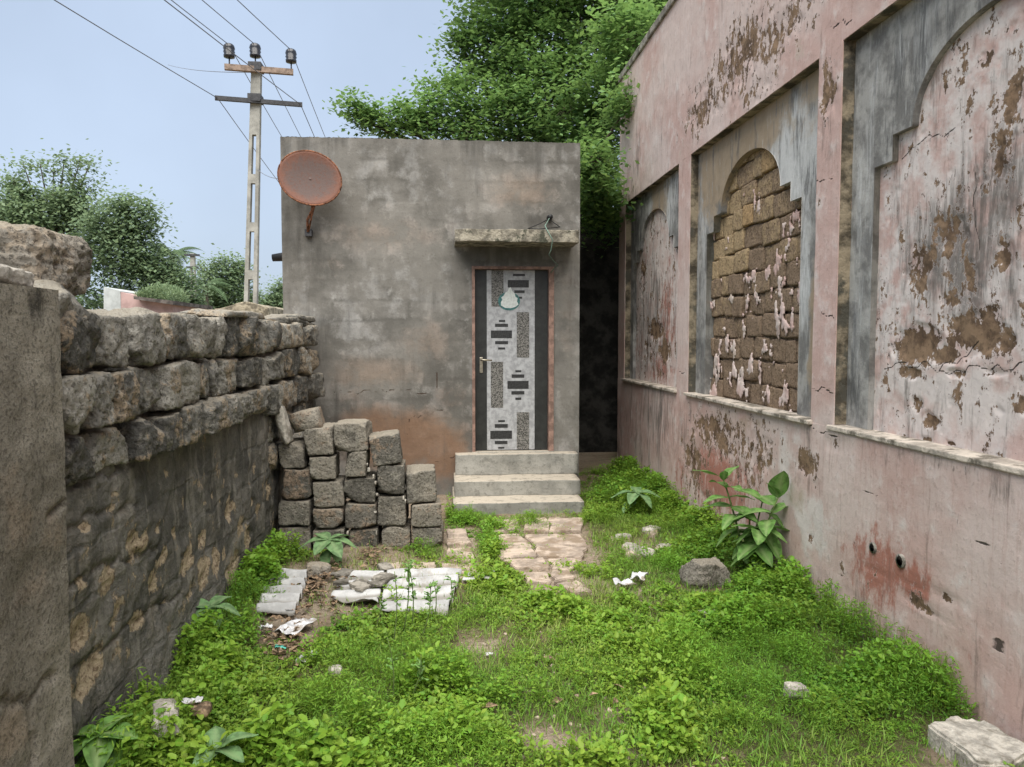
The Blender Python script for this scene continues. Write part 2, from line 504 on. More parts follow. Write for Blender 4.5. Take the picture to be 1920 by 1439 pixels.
def mat_facade():
    m = Mat("grey_cement_render", 0.9, 0.2)
    brown, dark, light = m.attr("mask")
    warm, crack, _ = m.attr("mask2")
    big = m.noise(1.3, 7, 0.6)
    mid = m.noise(4.5, 8, 0.65)
    fine = m.noise(32, 7, 0.7)
    streak = m.noise(1.0, 6, 0.6, m.pos((7, 7, 0.8)))
    c = m.mix(m.rng(big, 0.3, 0.7), (0.108, 0.102, 0.090), (0.185, 0.174, 0.154))
    # courses of blocks ghosting through the render
    bt = m.nt.nodes.new("ShaderNodeTexBrick")
    vx = m.nt.nodes.new("ShaderNodeCombineXYZ")
    sp = m.nt.nodes.new("ShaderNodeSeparateXYZ")
    m.nt.links.new(m.pos(), sp.inputs[0])
    wob = m.mul(m.add(m.noise(4.5, 6, 0.7), -0.5), 0.15)
    m.nt.links.new(m.add(sp.outputs[0], wob), vx.inputs[0]); m.nt.links.new(m.add(sp.outputs[2], m.mul(wob, 0.5)), vx.inputs[1])
    m.nt.links.new(vx.outputs[0], bt.inputs['Vector'])
    bt.inputs['Scale'].default_value = 1.0
    bt.inputs['Brick Width'].default_value = 0.40
    bt.inputs['Row Height'].default_value = 0.21
    bt.inputs['Mortar Size'].default_value = 0.035
    bt.inputs['Mortar Smooth'].default_value = 1.0
    bt.inputs['Color1'].default_value = (0.2, 0.2, 0.2, 1); bt.inputs['Color2'].default_value = (1, 1, 1, 1)
    bt.inputs['Mortar'].default_value = (0.0, 0.0, 0.0, 1)
    bw = m.nt.nodes.new("ShaderNodeRGBToBW"); m.nt.links.new(bt.outputs['Color'], bw.inputs[0])
    ghost = m.mul(bw.outputs[0], m.rng(m.add(light, m.mul(m.add(mid, -0.5), 0.9)), 0.12, 0.85))
    c = m.mix(m.mul(m.mul(ghost, m.rng(m.noise(2.3, 5, 0.65), 0.15, 0.85)), 0.78), c, (0.36, 0.342, 0.312))
    c = m.mix(m.mul(m.rng(m.noise(1.9, 8, 0.7, m.pos((1, 1, 0.8))), 0.5, 1.0), 0.55), c, (0.085, 0.080, 0.070))
    c = m.mix(m.mul(m.rng(m.noise(9, 8, 0.75), 0.55, 1.0), 0.35), c, (0.40, 0.385, 0.35))
    c = m.mix(m.mul(m.rng(m.add(light, m.mul(m.add(mid, -0.5), 1.6)), 0.45, 1.0), 0.45), c, (0.33, 0.325, 0.31))
    wm = m.rng(m.add(warm, m.mul(m.add(mid, -0.5), 0.9)), 0.25, 0.9)
    c = m.mix(m.mul(wm, 0.55), c, (0.235, 0.165, 0.115))
    bm_ = m.rng(m.add(brown, m.mul(m.add(mid, -0.5), 0.5)), 0.3, 0.8)
    c = m.mix(m.mul(bm_, 0.85), c, m.mix(mid, (0.155, 0.088, 0.052), (0.235, 0.142, 0.088)))
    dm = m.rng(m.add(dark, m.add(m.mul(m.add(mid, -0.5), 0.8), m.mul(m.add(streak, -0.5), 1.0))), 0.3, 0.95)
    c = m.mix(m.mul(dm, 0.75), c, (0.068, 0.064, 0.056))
    c = m.mix(m.mul(m.rng(fine, 0.62, 0.72), 0.25), c, (0.08, 0.07, 0.06))
    ck = m.rng(m.add(crack, m.mul(m.add(fine, -0.5), 0.35)), 0.55, 0.75)
    c = m.mix(m.mul(ck, 0.8), c, (0.05, 0.03, 0.02))
    h = m.add(m.add(m.mul(mid, 0.5), m.mul(fine, 0.4)), m.add(m.mul(ghost, 0.2), m.mul(ck, -1.0)))
    return m.done(c, m.bump(h, 0.4, 0.012))

def mat_leftwall():
    m = Mat("blackened_wall_plaster", 0.95, 0.15)
    tan, dark, light = m.attr("mask")
    big = m.noise(1.6, 6, 0.6)
    mid = m.noise(7, 8, 0.68)
    fine = m.noise(40, 8, 0.7)
    streak = m.noise(1.0, 6, 0.65, m.pos((10, 10, 1.6)))
    pits = m.rng(m.voro(42), 0.1, 0.4)
    c = m.mix(m.rng(big, 0.3, 0.7), (0.070, 0.068, 0.061), (0.160, 0.153, 0.136))
    c = m.mix(m.mul(m.rng(streak, 0.5, 0.75), 0.5), c, (0.29, 0.272, 0.232))
    c = m.mix(m.mul(m.rng(m.add(light, m.mul(m.add(mid, -0.5), 0.9)), 0.3, 0.8), 0.8), c, (0.27, 0.235, 0.18))
    c = m.mix(m.mul(m.rng(fine, 0.55, 0.72), 0.45), c, (0.045, 0.043, 0.038))
    ts = m.add(tan, m.add(m.mul(m.add(mid, -0.5), 1.1), m.mul(m.add(streak, -0.5), 0.5)))
    bt = m.nt.nodes.new("ShaderNodeTexBrick"); vx = m.nt.nodes.new("ShaderNodeCombineXYZ"); sp = m.nt.nodes.new("ShaderNodeSeparateXYZ")
    m.nt.links.new(m.pos(), sp.inputs[0])
    wob = m.mul(m.add(m.noise(3.0, 3, 0.6), -0.5), 0.07)
    m.nt.links.new(m.add(sp.outputs[1], wob), vx.inputs[0]); m.nt.links.new(m.add(sp.outputs[2], wob), vx.inputs[1])
    m.nt.links.new(vx.outputs[0], bt.inputs['Vector'])
    for k_, v_ in (('Scale', 1.0), ('Brick Width', .42), ('Row Height', .23), ('Mortar Size', .02), ('Mortar Smooth', .8)): bt.inputs[k_].default_value = v_
    bt.inputs['Color1'].default_value = (.25, .25, .25, 1); bt.inputs['Color2'].default_value = (1, 1, 1, 1); bt.inputs['Mortar'].default_value = (.1, .1, .1, 1)
    bw = m.nt.nodes.new("ShaderNodeRGBToBW"); m.nt.links.new(bt.outputs['Color'], bw.inputs[0])
    c = m.mix(m.mul(bw.outputs[0], m.mul(m.rng(mid, 0.2, 0.8), 0.45)), c, (0.30, 0.275, 0.23))
    tm = m.rng(ts, 0.44, 0.56)
    tcol = m.mix(m.rng(fine, 0.4, 0.8), (0.40, 0.325, 0.225), (0.16, 0.115, 0.075))
    c = m.mix(tm, c, tcol)
    c = m.mix(m.mul(m.rng(m.add(tan, m.mul(m.add(fine, -0.5), 2.0)), 1.25, 1.4), 0.9), c, (0.03, 0.02, 0.014))
    h = m.add(m.add(m.mul(mid, 0.7), m.mul(fine, 0.6)), m.add(m.mul(tm, -0.7), m.add(m.mul(pits, 0.15), m.mul(bw.outputs[0], 0.6))))
    return m.done(c, m.bump(h, 0.8, 0.02))

def mat_stone(name, dark=(0.105, 0.102, 0.092), light=(0.34, 0.325, 0.285), tan=(0.40, 0.30, 0.195), tanamt=0.0):
    m = Mat(name, 0.95, 0.15)
    p = m.pos(); r = m.rand()
    big = m.noise(4.5, 6, 0.6, p); mid = m.noise(17, 8, 0.68, p); fine = m.noise(60, 7, 0.7, p)
    pit = m.rng(m.voro(30, p), 0.05, 0.35)
    c = m.mix(m.rng(m.add(big, m.mul(m.add(r, -0.5), 0.8)), 0.2, 0.85), dark, light)
    c = m.mix(m.mul(m.rng(mid, 0.5, 0.75), 0.6), c, (0.31, 0.292, 0.245))
    r2 = m.math('FRACT', m.mul(r, 13.7))
    tmask = m.rng(m.add(m.add(big, m.mul(m.add(mid, -0.5), 0.7)), m.add(m.mul(r2, 0.42), tanamt)), 0.80, 0.95)
    c = m.mix(m.mul(tmask, 0.62), c, m.mix(m.rng(fine, 0.4, 0.65), tan, tuple(0.55 * t for t in tan)))
    c = m.mix(m.mul(m.rng(fine, 0.54, 0.70), 0.6), c, (0.028, 0.026, 0.022))
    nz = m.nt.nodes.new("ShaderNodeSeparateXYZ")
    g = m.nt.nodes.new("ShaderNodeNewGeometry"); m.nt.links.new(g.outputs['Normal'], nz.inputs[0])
    c = m.mix(m.mul(m.rng(m.add(nz.outputs[2], m.mul(m.add(mid, -0.5), 0.5)), 0.55, 0.95), 0.6), c, (0.34, 0.30, 0.235))  # upward faces painted lighter, top light put into the stone colour
    h = m.add(m.add(m.mul(mid, 0.9), m.mul(fine, 0.5)), m.mul(pit, 0.35))
    return m.done(c, m.bump(h, 0.9, 0.02))

def mat_brick():
    m = Mat("mud_and_laterite_block", 0.96, 0.1)
    p = m.pos(); r = m.rand()
    mid = m.noise(14, 8, 0.7, p); fine = m.noise(55, 7, 0.7, p)
    t, d, _ = m.attr("mask")
    c = m.mix(m.rng(m.add(t, m.add(m.mul(m.add(mid, -0.5), 0.8), m.mul(m.add(r, -0.5), 0.7))), 0.25, 0.85), (0.275, 0.200, 0.138), (0.46, 0.34, 0.20))
    c = m.mix(m.mul(m.rng(r, 0.8, 0.9), m.mul(t, 0.55)), c, (0.50, 0.29, 0.12))
    c = m.mix(m.mul(m.rng(fine, 0.5, 0.72), 0.6), c, (0.06, 0.04, 0.026))
    return m.done(c, m.bump(m.add(mid, m.mul(fine, 0.6)), 0.9, 0.02))

def mat_soil():
    m = Mat("trodden_soil", 0.97, 0.1)
    p = m.pos()
    green, pale, dark = m.attr("mask")
    big = m.noise(1.7, 6, 0.6, p); mid = m.noise(9, 8, 0.68, p); fine = m.noise(55, 8, 0.72, p)
    c = m.mix(m.rng(big, 0.3, 0.7), (0.20, 0.145, 0.095), (0.335, 0.26, 0.185))
    c = m.mix(m.mul(m.rng(m.add(pale, m.mul(m.add(mid, -0.5), 0.8)), 0.3, 0.8), 0.8), c, (0.46, 0.375, 0.285))
    c = m.mix(m.mul(m.rng(m.add(green, m.mul(m.add(mid, -0.5), 0.9)), 0.3, 0.8), 0.75), c, (0.085, 0.105, 0.03))
    c = m.mix(m.mul(m.rng(fine, 0.5, 0.7), 0.5), c, (0.10, 0.075, 0.05))
    return m.done(c, m.bump(m.add(mid, m.mul(fine, 0.7)), 0.9, 0.03))

def mat_leaf(name, lo, hi, yellow, transl=0.35, rough=0.55):
    m = Mat(name, rough, 0.35)
    v, y, d = m.attr("tint")
    c = m.mix(v, lo, hi)
    c = m.mix(y, c, yellow)
    m.done(c)
    tr = m.nt.nodes.new("ShaderNodeBsdfTranslucent")
    tc = m.mix(0.5, c, yellow)
    m.nt.links.new(tc, tr.inputs[0])
    ms = m.nt.nodes.new("ShaderNodeMixShader"); ms.inputs[0].default_value = transl
    m.nt.links.new(m.b.outputs[0], ms.inputs[1]); m.nt.links.new(tr.outputs[0], ms.inputs[2])
    m.nt.links.new(ms.outputs[0], m.out.inputs['Surface'])
    return m.m

def mat_bigleaf(name, col, vein):
    m = Mat(name, 0.62, 0.25)
    p = m.pos()
    c = m.mix(m.rng(m.noise(26, 6, 0.6, p), 0.3, 0.7), tuple(x * 0.62 for x in col), tuple(x * 1.2 for x in col))
    v, y, d = m.attr("tint")
    c = m.mix(m.mul(v, 0.7), c, vein)
    m.done(c)
    tr = m.nt.nodes.new("ShaderNodeBsdfTranslucent"); m.nt.links.new(c, tr.inputs[0])
    ms = m.nt.nodes.new("ShaderNodeMixShader"); ms.inputs[0].default_value = 0.22
    m.nt.links.new(m.b.outputs[0], ms.inputs[1]); m.nt.links.new(tr.outputs[0], ms.inputs[2])
    m.nt.links.new(ms.outputs[0], m.out.inputs['Surface'])
    return m.m

def mat_steps():
    m = Mat("cement_step", 0.88, 0.2)
    p = m.pos()
    big = m.noise(3.5, 7, 0.65, p); fine = m.noise(40, 7, 0.7, p); mid = m.noise(11, 8, 0.7, p)
    c = m.mix(m.rng(big, 0.3, 0.7), (0.235, 0.230, 0.205), (0.33, 0.32, 0.285))
    nz = m.nt.nodes.new("ShaderNodeSeparateXYZ")
    g = m.nt.nodes.new("ShaderNodeNewGeometry"); m.nt.links.new(g.outputs['Normal'], nz.inputs[0])
    c = m.mix(m.mul(m.rng(nz.outputs[2], 0.4, 0.8), 0.75), c, (0.46, 0.40, 0.315))       # treads painted lighter, as if lit from above
    c = m.mix(m.mul(m.rng(mid, 0.55, 0.72), 0.5), c, (0.12, 0.115, 0.10))
    c = m.mix(m.mul(m.rng(fine, 0.6, 0.75), 0.3), c, (0.08, 0.075, 0.065))
    return m.done(c, m.bump(m.add(mid, m.mul(fine, 0.5)), 0.4, 0.01))

def mat_rust(name, base=(0.175, 0.085, 0.060), pale=(0.120, 0.085, 0.075)):
    m = Mat(name, 0.8, 0.3)
    p = m.pos()
    a = m.noise(7, 8, 0.7, p); f = m.noise(45, 6, 0.7, p)
    t, _, _ = m.attr("mask")
    c = m.mix(m.rng(m.add(t, m.mul(m.add(a, -0.5), 0.9)), 0.2, 0.8), base, pale)
    c = m.mix(m.mul(m.rng(f, 0.55, 0.7), 0.4), c, (0.14, 0.05, 0.025))
    return m.done(c, m.bump(m.add(a, f), 0.3, 0.006))

def mat_print(name, dark, light, scale):
    m = Mat(name, 0.45, 0.4)
    p = m.pos()
    v = m.noise(scale, 2, 0.5, p, 1.2)
    return m.done(m.mix(m.rng(v, 0.46, 0.54), dark, light))
def mat_sheet():
    m = Mat("asbestos_cement_sheet", 0.9, 0.2)
    p = m.pos()
    a = m.noise(5, 7, 0.7, p); f = m.noise(40, 7, 0.7, p)
    c = m.mix(m.rng(a, 0.3, 0.7), (0.33, 0.33, 0.325), (0.48, 0.48, 0.47))
    c = m.mix(m.mul(m.rng(m.noise(9, 8, 0.7, p), 0.55, 0.8), 0.6), c, (0.24, 0.20, 0.155))
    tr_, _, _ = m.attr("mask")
    c = m.mix(m.mul(m.rng(m.add(tr_, m.mul(m.add(a, -0.5), 0.3)), 0.4, 0.75), 0.8), c, (0.20, 0.185, 0.16))   # troughs painted darker to strengthen the shading of the corrugation
    return m.done(c, m.bump(m.add(a, f), 0.3, 0.008))

PINK = mat_pink(); GREYLIME = mat_greylime(); FACADE = mat_facade(); LEFTWALL = mat_leftwall()
STONE = mat_stone("rough_wall_stone"); PILE = mat_stone("stacked_block_stone", (0.125, 0.117, 0.10), (0.275, 0.25, 0.205), (0.31, 0.22, 0.15), -0.02)
BOULDER = mat_stone("boulder_stone", (0.20, 0.18, 0.15), (0.36, 0.33, 0.28), (0.40, 0.32, 0.235), 0.0)
BRICK = mat_brick(); SOIL = mat_soil(); STEPS = mat_steps()
SLAB = simple("pinkish_paving_stone", (0.40, 0.325, 0.26), 0.95, 0.2, 7, 0.5, dirt=(0.25, 0.19, 0.135), obj_space=False)
PALE = simple("pale_stone", (0.43, 0.40, 0.345), 0.95, 0.2, 14, 0.6, dirt=(0.24, 0.22, 0.18), obj_space=False)
LEDGE = simple("cream_ledge_plaster", (0.50, 0.44, 0.37), 0.92, 0.2, 9, 0.5, dirt=(0.16, 0.14, 0.11), obj_space=False)
MOSSY = simple("algae_stained_plaster", (0.20, 0.165, 0.115), 0.95, 0.45, 5, 0.6, dirt=(0.075, 0.07, 0.055), obj_space=False)
CEMENT = simple("rough_cement", (0.26, 0.24, 0.205), 0.92, 0.25, 8, 0.6, dirt=(0.12, 0.11, 0.09), obj_space=False)
CANOPY = simple("mossy_cement_slab", (0.26, 0.235, 0.185), 0.95, 0.3, 9, 0.7, dirt=(0.075, 0.075, 0.055), obj_space=False)
POLE = simple("pole_concrete", (0.33, 0.32, 0.285), 0.92, 0.15, 3, 0.3)
IRON = simple("dark_iron", (0.045, 0.045, 0.048), 0.6, 0.2, 12, 0.2, 0.4)
ARM = simple("weathered_arm", (0.27, 0.20, 0.155), 0.8, 0.2, 10, 0.3)
PORC = simple("dark_porcelain", (0.022, 0.022, 0.026), 0.25, 0.1, 10, 0.0, 0.5)
WIRE = simple("wire_metal", (0.16, 0.17, 0.19), 0.6, 0.05, 10, 0.0)
RUST = mat_rust("rusty_dish"); RUSTP = simple("rusty_iron", (0.20, 0.085, 0.045), 0.85, 0.35, 25, 0.4)
FRAME = simple("pinkish_door_frame", (0.26, 0.165, 0.13), 0.7, 0.2, 12, 0.3, obj_space=False)
DBLACK = simple("charcoal_laminate", (0.026, 0.027, 0.025), 0.45, 0.15, 10, 0.05, 0.4)
DWHITE = simple("marbled_white_laminate", (0.37, 0.375, 0.38), 0.4, 0.14, 16, 0.03, 0.4)
DBAR = simple("printed_black_bar", (0.032, 0.032, 0.032), 0.45, 0.3, 60, 0.05, 0.4)
DTEX = mat_print("printed_mosaic", (0.035, 0.034, 0.030), (0.235, 0.225, 0.205), 95)
STEEL = simple("worn_brass_steel", (0.42, 0.38, 0.30), 0.35, 0.15, 30, 0.05, 0.5, 0.85)
WHITE = simple("white_sticker", (0.62, 0.65, 0.62), 0.5, 0.08, 40, 0.05)
TEAL = simple("teal_sticker", (0.06, 0.17, 0.165), 0.5, 0.2, 40, 0.05)
TEALP = simple("teal_plastic", (0.10, 0.42, 0.34), 0.4, 0.15, 20, 0.1)
PLASTIC = simple("dirty_white_plastic", (0.62, 0.62, 0.63), 0.5, 0.2, 18, 0.3, dirt=(0.33, 0.29, 0.25))
SHEET = mat_sheet()
BARK = simple("tree_bark", (0.10, 0.08, 0.06), 0.95, 0.35, 12, 0.9)
STEM = simple("green_stem", (0.12, 0.17, 0.05), 0.7, 0.25, 20, 0.2)
DRYSTEM = simple("dry_stem", (0.16, 0.12, 0.07), 0.8, 0.25, 20, 0.2)
SHADEDARK = simple("painted_shade_dark", (0.03, 0.028, 0.024), 0.95, 0.4, 4, 0.8, obj_space=False)  # near-black tone stands in for shade in the alley and pipe holes
FARPINK = simple("far_pink_wall", (0.42, 0.29, 0.27), 0.92, 0.12, 2, 0.2, obj_space=False)
FARGREY = simple("far_grey_wall", (0.42, 0.44, 0.43), 0.92, 0.12, 2, 0.2, obj_space=False)
TILE = simple("dark_roof_tile", (0.11, 0.095, 0.085), 0.9, 0.3, 5, 0.6, obj_space=False)
THATCH = simple("dry_thatch", (0.30, 0.26, 0.19), 0.95, 0.3, 9, 0.9, obj_space=False)
CABLE = simple("faded_green_cable", (0.14, 0.21, 0.17), 0.6, 0.2, 20, 0.0)
BLACK = simple("black_rubber", (0.015, 0.015, 0.015), 0.5, 0.1, 20, 0.0)
DRYLEAF = simple("dry_leaf_litter", (0.235, 0.165, 0.105), 0.9, 0.4, 30, 0.2)
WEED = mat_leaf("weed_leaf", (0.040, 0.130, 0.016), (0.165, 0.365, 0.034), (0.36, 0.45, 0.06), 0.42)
GRASS = mat_leaf("grass_blade", (0.075, 0.18, 0.02), (0.18, 0.36, 0.04), (0.40, 0.42, 0.12), 0.3, 0.6)
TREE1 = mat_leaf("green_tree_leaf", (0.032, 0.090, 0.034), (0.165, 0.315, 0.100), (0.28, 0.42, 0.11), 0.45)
TREE2 = mat_leaf("far_tree_leaf", (0.105, 0.165, 0.105), (0.215, 0.310, 0.160), (0.29, 0.37, 0.19), 0.45)  # distance haze painted in: paler, bluer leaf colour
MILKLEAF = mat_bigleaf("milkweed_leaf", (0.115, 0.245, 0.05), (0.28, 0.38, 0.15))
BROADLEAF = mat_bigleaf("broad_leaf", (0.135, 0.245, 0.10), (0.24, 0.34, 0.16))
PALMLEAF = mat_bigleaf("palm_leaf", (0.07, 0.12, 0.05), (0.12, 0.17, 0.07))

# ------------------------------------------------------------------ weathering and painted shade fields from photo positions
def blob_field(P, u, v, blobs, conv):
    """blobs: (px,py,rx,ry,strength); conv(px,py)->(u,v)"""
    r = np.zeros(len(P))
    for (px, py, rx, ry, s) in blobs:
        cu, cv = conv(px, py)
        a, _ = conv(px + rx, py); _, b = conv(px, py + ry)
        ru = abs(a - cu) + 1e-4; rv = abs(b - cv) + 1e-4
        q = ((u - cu) / ru) ** 2 + ((v - cv) / rv) ** 2
        r = np.maximum(r, s * np.exp(-q * 0.9))
    return r
def crack_field(u, v, lines, conv, width=0.016):
    r = np.zeros(len(u))
    for L in lines:
        pts = [conv(*p) for p in L]
        # jitter each line into short kinks
        J = []
        for (a, b) in zip(pts[:-1], pts[1:]):
            a = np.array(a); b = np.array(b); n = max(2, int(np.linalg.norm(b - a) / 0.04))
            for k in range(n):
                J.append(a + (b - a) * k / n + np.array([random.uniform(-.012, .012), random.uniform(-.024, .024)]))
        J.append(np.array(pts[-1]))
        for a, b in zip(J[:-1], J[1:]):
            d = b - a; L2 = d @ d + 1e-9
            lo = np.minimum(a, b) - 0.05; hi = np.maximum(a, b) + 0.05
            sel = (u > lo[0]) & (u < hi[0]) & (v > lo[1]) & (v < hi[1])
            if not sel.any(): continue
            us, vs = u[sel], v[sel]
            t = np.clip(((us - a[0]) * d[0] + (vs - a[1]) * d[1]) / L2, 0, 1)
            ds = np.hypot(us - a[0] - t * d[0], vs - a[1] - t * d[1])
            r[sel] = np.maximum(r[sel], np.clip(1 - ds / width, 0, 1))
    return r

# =================================================================== GROUND
def weed_px(px, py):
    """how thickly the weeds grow, from the photo: 0..1"""
    def g(cx, cy, rx, ry, s): return s * np.exp(-(((px - cx) / rx) ** 2 + ((py - cy) / ry) ** 2))
    w = np.zeros_like(px)
    for b in [(330, 1330, 330, 170, 1.1), (560, 1420, 330, 120, 1.1), (700, 1230, 170, 95, .95), (330, 1180, 130, 110, 1.0), (470, 1060, 70, 70, 1.0),
              (820, 1340, 180, 110, .95), (900, 1130, 80, 70, .75), (1420, 1190, 190, 130, 1.0), (1600, 1330, 230, 130, 1.05), (1330, 1030, 130, 80, .95), (1500, 1100, 70, 60, 1.0),
              (1170, 960, 85, 62, 1.1), (1240, 990, 70, 45, .85), (1000, 985, 48, 18, .9), (880, 975, 55, 16, 1.0), (925, 1030, 30, 55, 1.0), (955, 1085, 40, 45, .95),
              (810, 1030, 45, 22, .7), (560, 1015, 60, 40, .9), (1380, 1290, 160, 90, .85), (1250, 1240, 150, 80, .85), (1120, 1230, 180, 110, .72), (1060, 1160, 110, 70, .72), (1350, 1350, 200, 90, .9), (1250, 1400, 130, 70, .85), (1100, 1330, 150, 70, .75), (980, 1420, 120, 50, .7), (1120, 1440, 160, 40, .7), (1180, 1140, 120, 50, .5), (980, 1260, 90, 70, .55),
              (1300, 1400, 160, 60, .62), (1720, 1280, 90, 120, 1.0), (690, 1060, 25, 18, .35), (620, 1130, 40, 20, .35), (1200, 1060, 80, 50, .55), (1480, 1400, 170, 70, .8),
              (1550, 1120, 60, 80, .9), (600, 1330, 200, 90, .8), (230, 1440, 260, 160, 1.0)]:
        w = np.maximum(w, g(*b))
    for b in [(1000, 1030, 70, 45, 1.2), (1050, 1065, 55, 45, 1.1), (860, 1040, 28, 40, 1.0), (560, 1110, 95, 40, .9), (735, 1108, 130, 42, .95), (545, 1195, 50, 45, .95), (1150, 1345, 50, 20, .6), (1030, 1395, 60, 34, .75),
              (900, 1215, 50, 22, .5), (1040, 1190, 40, 22, .4), (1180, 1430, 70, 22, .4), (1330, 1090, 50, 28, .6), (1345, 1163, 38, 14, .7), (1490, 1322, 24, 14, .8), (1185, 1102, 34, 18, .7), (1220, 1015, 55, 25, .5), (1830, 1400, 90, 60, .6)]:
        w = w - g(*b)
    return w
GX = breaks(-2.6, 3.2, 0.035); GY = breaks(1.2, 9.4, 0.035)
gx, gy = np.meshgrid(GX, GY); gx = gx.ravel(); gy = gy.ravel()
gp = np.stack([gx, gy, np.zeros_like(gx)], 1)
gpx, gpy = project(gp)
gw = weed_px(gpx, gpy)
edge_fall = sstep(0, .5, np.minimum(np.minimum(gx + 2.6, 3.2 - gx), np.minimum(gy - 1.2, 9.4 - gy)))
gp[:, 2] = ((fbm(gp, 1.6, 4, 3) - 0.5) * 0.07 + (fbm(gp, 14, 3, 5) - 0.5) * 0.016) * edge_fall
def soil_z(x, y):
    p = np.stack([np.atleast_1d(x), np.atleast_1d(y), np.zeros(np.size(x))], 1).astype(float)
    return (fbm(p, 1.6, 4, 3) - 0.5) * 0.07 + (fbm(p, 14, 3, 5) - 0.5) * 0.016
gm = np.stack([np.clip(gw + .25, 0, 1), np.clip(0.6 - gw, 0, 1), np.zeros(len(gx))], 1)
nu, nv = len(GX), len(GY)
idx = np.arange(nu * nv).reshape(nv, nu)
gF = np.stack([idx[:-1, :-1], idx[:-1, 1:], idx[1:, 1:], idx[1:, :-1]], -1).reshape(-1, 4)
# one sheet: the fine yard in the middle, a skirt of big faces out to the horizon
ring = np.concatenate([idx[0, :], idx[1:, -1], idx[-1, -2::-1], idx[-2:0:-1, 0]])
cen = np.array([0.3, 5.3])
dirv = gp[ring][:, :2] - cen
far1 = np.concatenate([cen + dirv * 6, np.full((len(ring), 1), -0.03)], 1)
far2 = np.concatenate([cen + dirv / np.linalg.norm(dirv, axis=1, keepdims=True) * 900, np.full((len(ring), 1), -0.03)], 1)
gV = np.concatenate([gp, far1, far2]); n0 = len(gp); nr = len(ring)
rA = ring; rB = n0 + np.arange(nr); rC = rB + nr
gF = np.concatenate([gF, np.stack([np.roll(rA, -1), rA, rB, np.roll(rB, -1)], -1), np.stack([np.roll(rB, -1), rB, rC, np.roll(rC, -1)], -1)])
gm = np.concatenate([gm, np.tile([0.6, 0.3, 0], (2 * nr, 1))])
gnd = obj("ground", gV, gF, SOIL, None, True, {"mask": gm})
tag(gnd, kind="structure")

# paving stones of the path
path = empty("paved_path", (0.5, 6.6, 0.0), kind="structure")
def crop8(q): return [(460 + x / 2.286, 900 + y / 2.286) for x, y in q]
pave = [[(860, 215), (945, 213), (970, 278), (865, 284)], [(866, 290), (972, 284), (985, 344), (870, 349)], [(836, 356), (986, 352), (1002, 402), (838, 404)], [(690, 348), (815, 350), (822, 398), (680, 398)],
        [(1010, 168), (1176, 166), (1180, 214), (1035, 228)], [(1190, 166), (1292, 166), (1300, 222), (1192, 224)], [(1300, 166), (1448, 170), (1440, 225), (1308, 224)], [(1040, 235), (1180, 226), (1226, 274), (1058, 290)],
        [(1192, 230), (1440, 231), (1470, 284), (1238, 276)], [(1236, 282), (1468, 290), (1440, 334), (1256, 334)], [(1062, 296), (1230, 282), (1248, 336), (1096, 344)], [(1102, 350), (1282, 341), (1302, 386), (1152, 391)],
        [(1292, 340), (1452, 340), (1402, 390), (1312, 389)], [(1184, 396), (1302, 394), (1310, 440), (1212, 441)], [(1312, 394), (1396, 394), (1410, 424), (1322, 440)], [(1330, 446), (1420, 430), (1490, 480), (1402, 486)],
        [(1560, 235), (1640, 230), (1650, 260), (1570, 265)], [(1612, 286), (1680, 282), (1700, 334), (1640, 331)], [(1750, 270), (1835, 276), (1830, 301), (1760, 301)], [(1715, 200), (1775, 205), (1770, 226), (1720, 226)],
        [(600, 356), (670, 352), (664, 398), (590, 400)], [(905, 410), (1000, 408), (1010, 440), (930, 446)], [(560, 160), (600, 160), (610, 185), (565, 186)]]
for q in pave[:-1]:
    g = [ground(x, y, 0.02) for x, y in crop8(q)]
    c = np.mean(g, 0)
    g = [c + (p - c) * 0.985 for p in g]
    o = prism("paving_stone", ragged(g, 4, 0.016), -0.03, float(soil_z(c[0], c[1])[0]) + random.uniform(0.022, 0.034), SLAB, path, 0.004, 0.006)

# =================================================================== PINK BUILDING (right)
XR = 2.36
pink = empty("pink_building", (XR + 1.2, 5.0, 0), "tall derelict pink plastered building with three recessed blind arches", "building")
convR = lambda px, py: tuple(at_x(px, py, XR)[1:])
convI = lambda px, py: tuple(at_x(px, py, XR + .11)[1:])
PEEL = [(1385, 110, 95, 100, .80), (1460, 60, 95, 75, .74), (1320, 200, 60, 70, .76), (1400, 90, 40, 60, .95), (1420, 170, 70, 40, .62), (1520, 40, 30, 40, .6), (1552, 175, 22, 70, .85), (1700, 60, 30, 30, .3),
        (1345, 815, 90, 66, .80), (1300, 870, 36, 90, .76), (1420, 840, 60, 70, .72), (1390, 890, 60, 70, .66), (1340, 800, 50, 26, .95), (1470, 860, 40, 60, .5), (1510, 870, 26, 32, .98), (1525, 905, 16, 25, .7), (1330, 940, 45, 40, .6),
        (1570, 830, 6, 30, .85), (1725, 1128, 34, 16, .95), (1745, 1145, 14, 12, 1.0), (1600, 1010, 12, 14, .6), (1690, 1052, 13, 11, .7), (1638, 1027, 12, 9, .95), (1720, 1100, 14, 22, .65), (1650, 1070, 20, 34, .5), (1580, 1060, 8, 30, .6), (1610, 1095, 8, 16, .7), (1780, 1120, 5, 14, .9), (1520, 1005, 10, 20, .75)]
RED = [(1345, 900, 75, 80, 1.0), (1420, 900, 30, 50, .6), (1280, 900, 30, 60, .55), (1345, 910, 55, 55, .85), (1370, 870, 40, 40, .6), (1250, 600, 20, 130, .7), (1240, 690, 30, 40, .75), (1200, 660, 20, 50, .5), (1650, 1060, 60, 75, .92), (1720, 1090, 40, 50, .95), (1690, 1010, 14, 28, .6), (1600, 1040, 30, 40, .45), (1720, 420, 20, 20, .3), (1715, 500, 26, 30, .55), (1700, 660, 30, 30, .5)]
